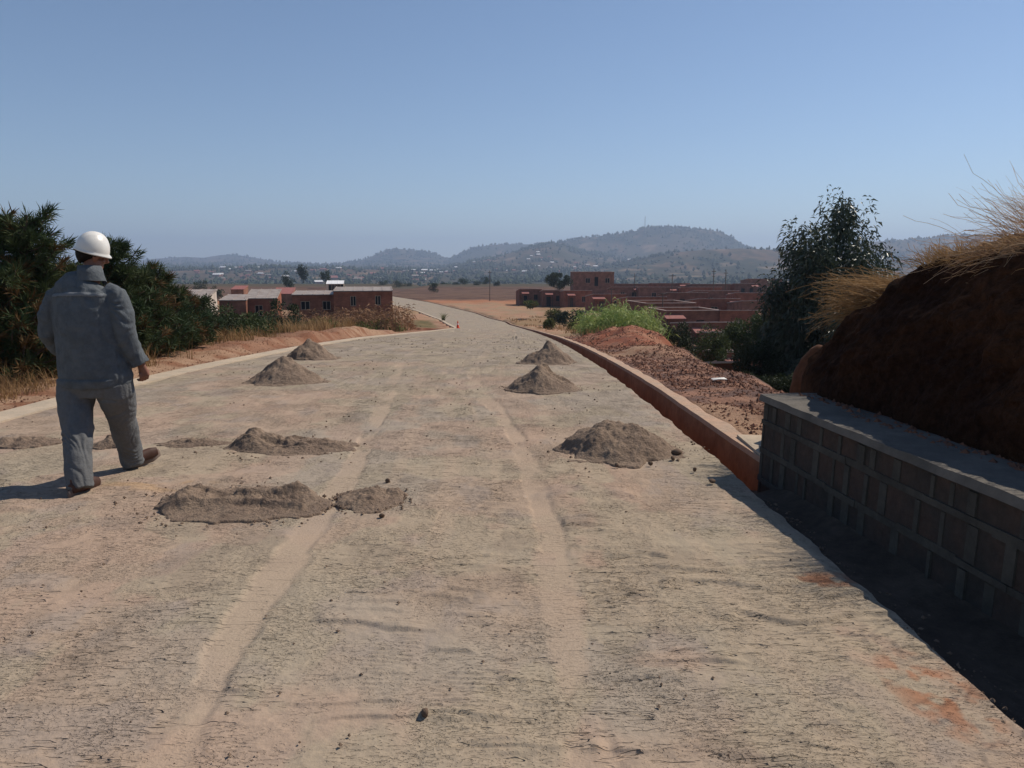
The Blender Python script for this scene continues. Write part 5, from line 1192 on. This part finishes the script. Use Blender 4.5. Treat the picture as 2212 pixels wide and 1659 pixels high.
    jk.tube([(-.03, .0, .735), (-.03, .0, .78), (-.045, -.005, .88), (-.065, -.01, 1.0), (-.085, -.01, 1.15), (-.10, -.01, 1.28), (-.11, -.005, 1.38), (-.105, -.0, 1.45), (-.09, .0, 1.495), (-.07, .005, 1.525)],
            [(.262, .165), (.272, .175), (.258, .172), (.243, .17), (.236, .17), (.240, .165), (.245, .152), (.222, .128), (.165, .10), (.09, .078)], 28)
    aR = [(.05, 0, 1.42), (.12, 0, 1.385), (.175, -.005, 1.25), (.195, -.01, 1.13), (.238, .01, 1.0), (.282, .04, .895)]
    jk.tube(aR, [.072, .083, .083, .079, .072, .062], 20)
    aL = [(-.26, 0, 1.42), (-.32, 0, 1.385), (-.375, 0, 1.25), (-.385, .015, 1.12), (-.375, .11, 1.02), (-.34, .20, .95)]
    jk.tube(aL, [.072, .083, .083, .079, .070, .060], 20)
    # rolled cuffs, waistband
    def ring(c, d, r1, wd, rr_): 
        c = Vector(c); d = Vector(d).normalized(); jk.tube([c - d * wd / 2, c - d * wd * .3, c + d * wd * .3, c + d * wd / 2], [rr_ * .96, rr_ * 1.06, rr_ * 1.06, rr_ * .97], 20)
    ring((.279, .038, .905), (.044, .03, -.105), 0, .05, .063); ring((-.345, .19, .958), (.035, .09, -.07), 0, .045, .06)
    def folds(c, n):
        x, y, z = c[:, 0], c[:, 1], c[:, 2]
        arm = np.clip((np.abs(x + .1) - .22) / .05, 0, 1)
        f = .016 * vnoise3(c * np.array([1, 1, .5]), 8, 3) - .006 * (1 - np.clip(np.abs(vnoise3(c * np.array([1.2, 1, .5]), 6, 13)) * 6, 0, 1)) ** 1.5 + .004 * vnoise3(c, 26, 9)
        # diagonal drag folds from the shoulder blades, sleeve creases
        f += .007 * np.sin((x * .9 + z * .55) * 62 + 3 * vnoise3(c, 5, 4)) * np.exp(-((z - 1.38) / .09) ** 2) * sstep(.0, .12, x + .1)
        f += arm * .008 * (np.sin((z * 1.0 + x * .9 + .4 * vnoise3(c, 7, 6)) * 55) * vnoise3(c, 8, 7))
        f += (1 - arm) * .010 * np.abs(vnoise3(c * np.array([2.6, 1, .4]), 7, 12)) * sstep(1.25, .85, z) * 1.0
        f += .007 * np.exp(-((z - 1.395 - .010 * np.cos((x + .1) * 9)) / .011) ** 4) * (y < .03) * (np.abs(x + .1) < .2)      # yoke band
        f += .009 * (1 - sstep(.788, .794, z)) * (1 - arm)
        f -= .004 * np.exp(-((z - .80) / .006) ** 2) * (1 - arm)
        return f
    jme = remesh(jk, .006, 'jacket', folds, 5)
    # open the hem and cuffs is not visible; link
    j = link('jacket', jme, M['jacket'], T)
    co = np.zeros(len(jme.vertices) * 3, np.float32); jme.vertices.foreach_get('co', co); co = co.reshape(-1, 3)
    no = np.zeros(len(jme.vertices) * 3, np.float32); jme.vertices.foreach_get('normal', no); no = no.reshape(-1, 3)
    zb_ = co[:, 2] - .010 * np.cos((co[:, 0] + .1) * 9); on = (np.abs(zb_ - 1.395) < .013) & (no[:, 1] < -.2) & (np.abs(co[:, 0] + .1) < .19)
    F_ = [tuple(p.vertices) for p in jme.polygons if all(on[v] for v in p.vertices)]
    ids = sorted({v for f in F_ for v in f}); mp_ = {v: i for i, v in enumerate(ids)}
    yb = MB(); yb.add([tuple(co[v] + no[v] * .0035) for v in ids], [tuple(mp_[v] for v in f) for f in F_])
    yb.build('yoke_band', mat('pale_jacket_band', (.17, .18, .19), .9, (.14, .15, .16), 14, bump=.4, bscale=30, bdist=.005), j, True)
    cl = MB(); C = [(-.062 + .078 * math.cos(t), .015 + .082 * math.sin(t)) for t in np.linspace(math.pi * .65, math.pi * 2.35, 26)]
    V = []; F = []
    for i, (x, y) in enumerate(C):
        e = 1 + .0; cx_, cy_ = -.062, .015
        for (f, z) in ((1.12, 1.50), (1.02, 1.55), (.98, 1.606), (1.03, 1.608), (1.14, 1.558), (1.36, 1.50)):
            V.append((cx_ + (x - cx_) * f, cy_ + (y - cy_) * f, z - .05 * max(0, y - .02) / .08 - .10 * max(0, x + .03)))
    for i in range(len(C) - 1):
        for k in range(5): F.append((i * 6 + k, i * 6 + k + 1, (i + 1) * 6 + k + 1, (i + 1) * 6 + k))
    cl.add(V, F); cl.build('collar', M['jacket'], j, True)
    # trousers
    tr_ = MB()
    tr_.tube([(-.03, 0, .66), (-.03, 0, .74), (-.03, 0, .82)], [(.20, .13), (.25, .155), (.235, .15)], 24)
    tr_.tube([(-.155, .0, .76), (-.165, -.01, .68), (-.145, -.06, .56), (-.095, -.13, .44), (-.05, -.21, .30), (-.01, -.28, .16), (.018, -.318, .04)], [.134, .126, .113, .103, .093, .087, .085], 22)
    tr_.tube([(.105, .0, .76), (.118, .02, .68), (.105, .10, .57), (.085, .19, .43), (.070, .27, .30), (.048, .345, .16), (.045, .385, .045)], [.130, .131, .116, .104, .097, .092, .088], 22)
    def tf(c, n):
        x, y, z = c[:, 0], c[:, 1], c[:, 2]
        f = .016 * vnoise3(c * np.array([1, 1, .5]), 8, 31) - .007 * (1 - np.clip(np.abs(vnoise3(c * np.array([1.0, 1, .9]), 7, 41)) * 6, 0, 1)) ** 1.5 + .003 * vnoise3(c, 24, 33)
        f += .005 * np.sin((z + .7 * x + .3 * vnoise3(c, 6, 37)) * 70) * np.clip(vnoise3(c, 7, 35) * 2, -.3, 1) * (.4 + .8 * np.exp(-((z - .42) / .12) ** 2) + .9 * np.exp(-((z - .10) / .07) ** 2))
        return f
    link('trousers', remesh(tr_, .006, 'trousers', tf, 5), M['trousers'], T)
    # shoes
    def shoe(loc, rz, rx):
        s = MB(); s.tube([(0, -.10, .048), (0, -.06, .052), (0, .03, .046), (0, .11, .038), (0, .165, .032)], [(.034, .034), (.040, .042), (.046, .040), (.048, .032), (.034, .022)], 16)
        s.tube([(0, -.055, .05), (0, -.05, .12)], [.042, .040], 14)
        so = MB(); so.tube([(0, -.125, .012), (0, -.09, .012), (0, .02, .012), (0, .11, .012), (0, .18, .014)], [(.026, .012), (.040, .012), (.043, .011), (.050, .011), (.030, .009)], 16)
        o = link('shoe', remesh(s, .006, 'shoe', None, 3), M['shoe'], T); o.location = loc; o.rotation_euler = (rx, 0, rz)
        link('sole', so.mesh('sole', True), M['sole'], o)
    shoe((.022, -.30, .012), R(-12), 0); shoe((.085, .42, .035), R(-38), R(14))
    # the trunk leans a little over the right foot
    for o in list(T.children_recursive):
        if o.name.split('.')[0] in ('shoe', 'sole'): continue
        me = o.data; n = len(me.vertices); co = np.zeros(n * 3, np.float32); me.vertices.foreach_get('co', co); co = co.reshape(-1, 3)
        k = np.interp(co[:, 2], [0, .3, .7, 1.4, 2], [0, .012, .045, .096, .102]); co[:, 0] = co[:, 0] * (1 - k / 3.08) + k
        me.vertices.foreach_set('co', co.ravel()); me.update()
person()

# ------------------------------------------------------------------ haze
def haze():
    hb = MB().box(-9000, 9000, -60, 9400, -45, 330)
    m = bpy.data.materials.new('haze'); m.use_nodes = True; t = m.node_tree
    t.nodes.remove(t.nodes['Principled BSDF']); v = t.nodes.new('ShaderNodeVolumePrincipled')
    v.inputs['Color'].default_value = (.58, .73, 1.0, 1); v.inputs['Density'].default_value = HAZE; v.inputs['Anisotropy'].default_value = .2
    t.links.new(v.outputs[0], t.nodes['Material Output'].inputs['Volume'])
    o = hb.build('haze', m); tag(o, kind='stuff'); o['label'] = 'thin blue haze lying over the valley and hills'; o['category'] = 'haze'
HAZE = .00023
haze()
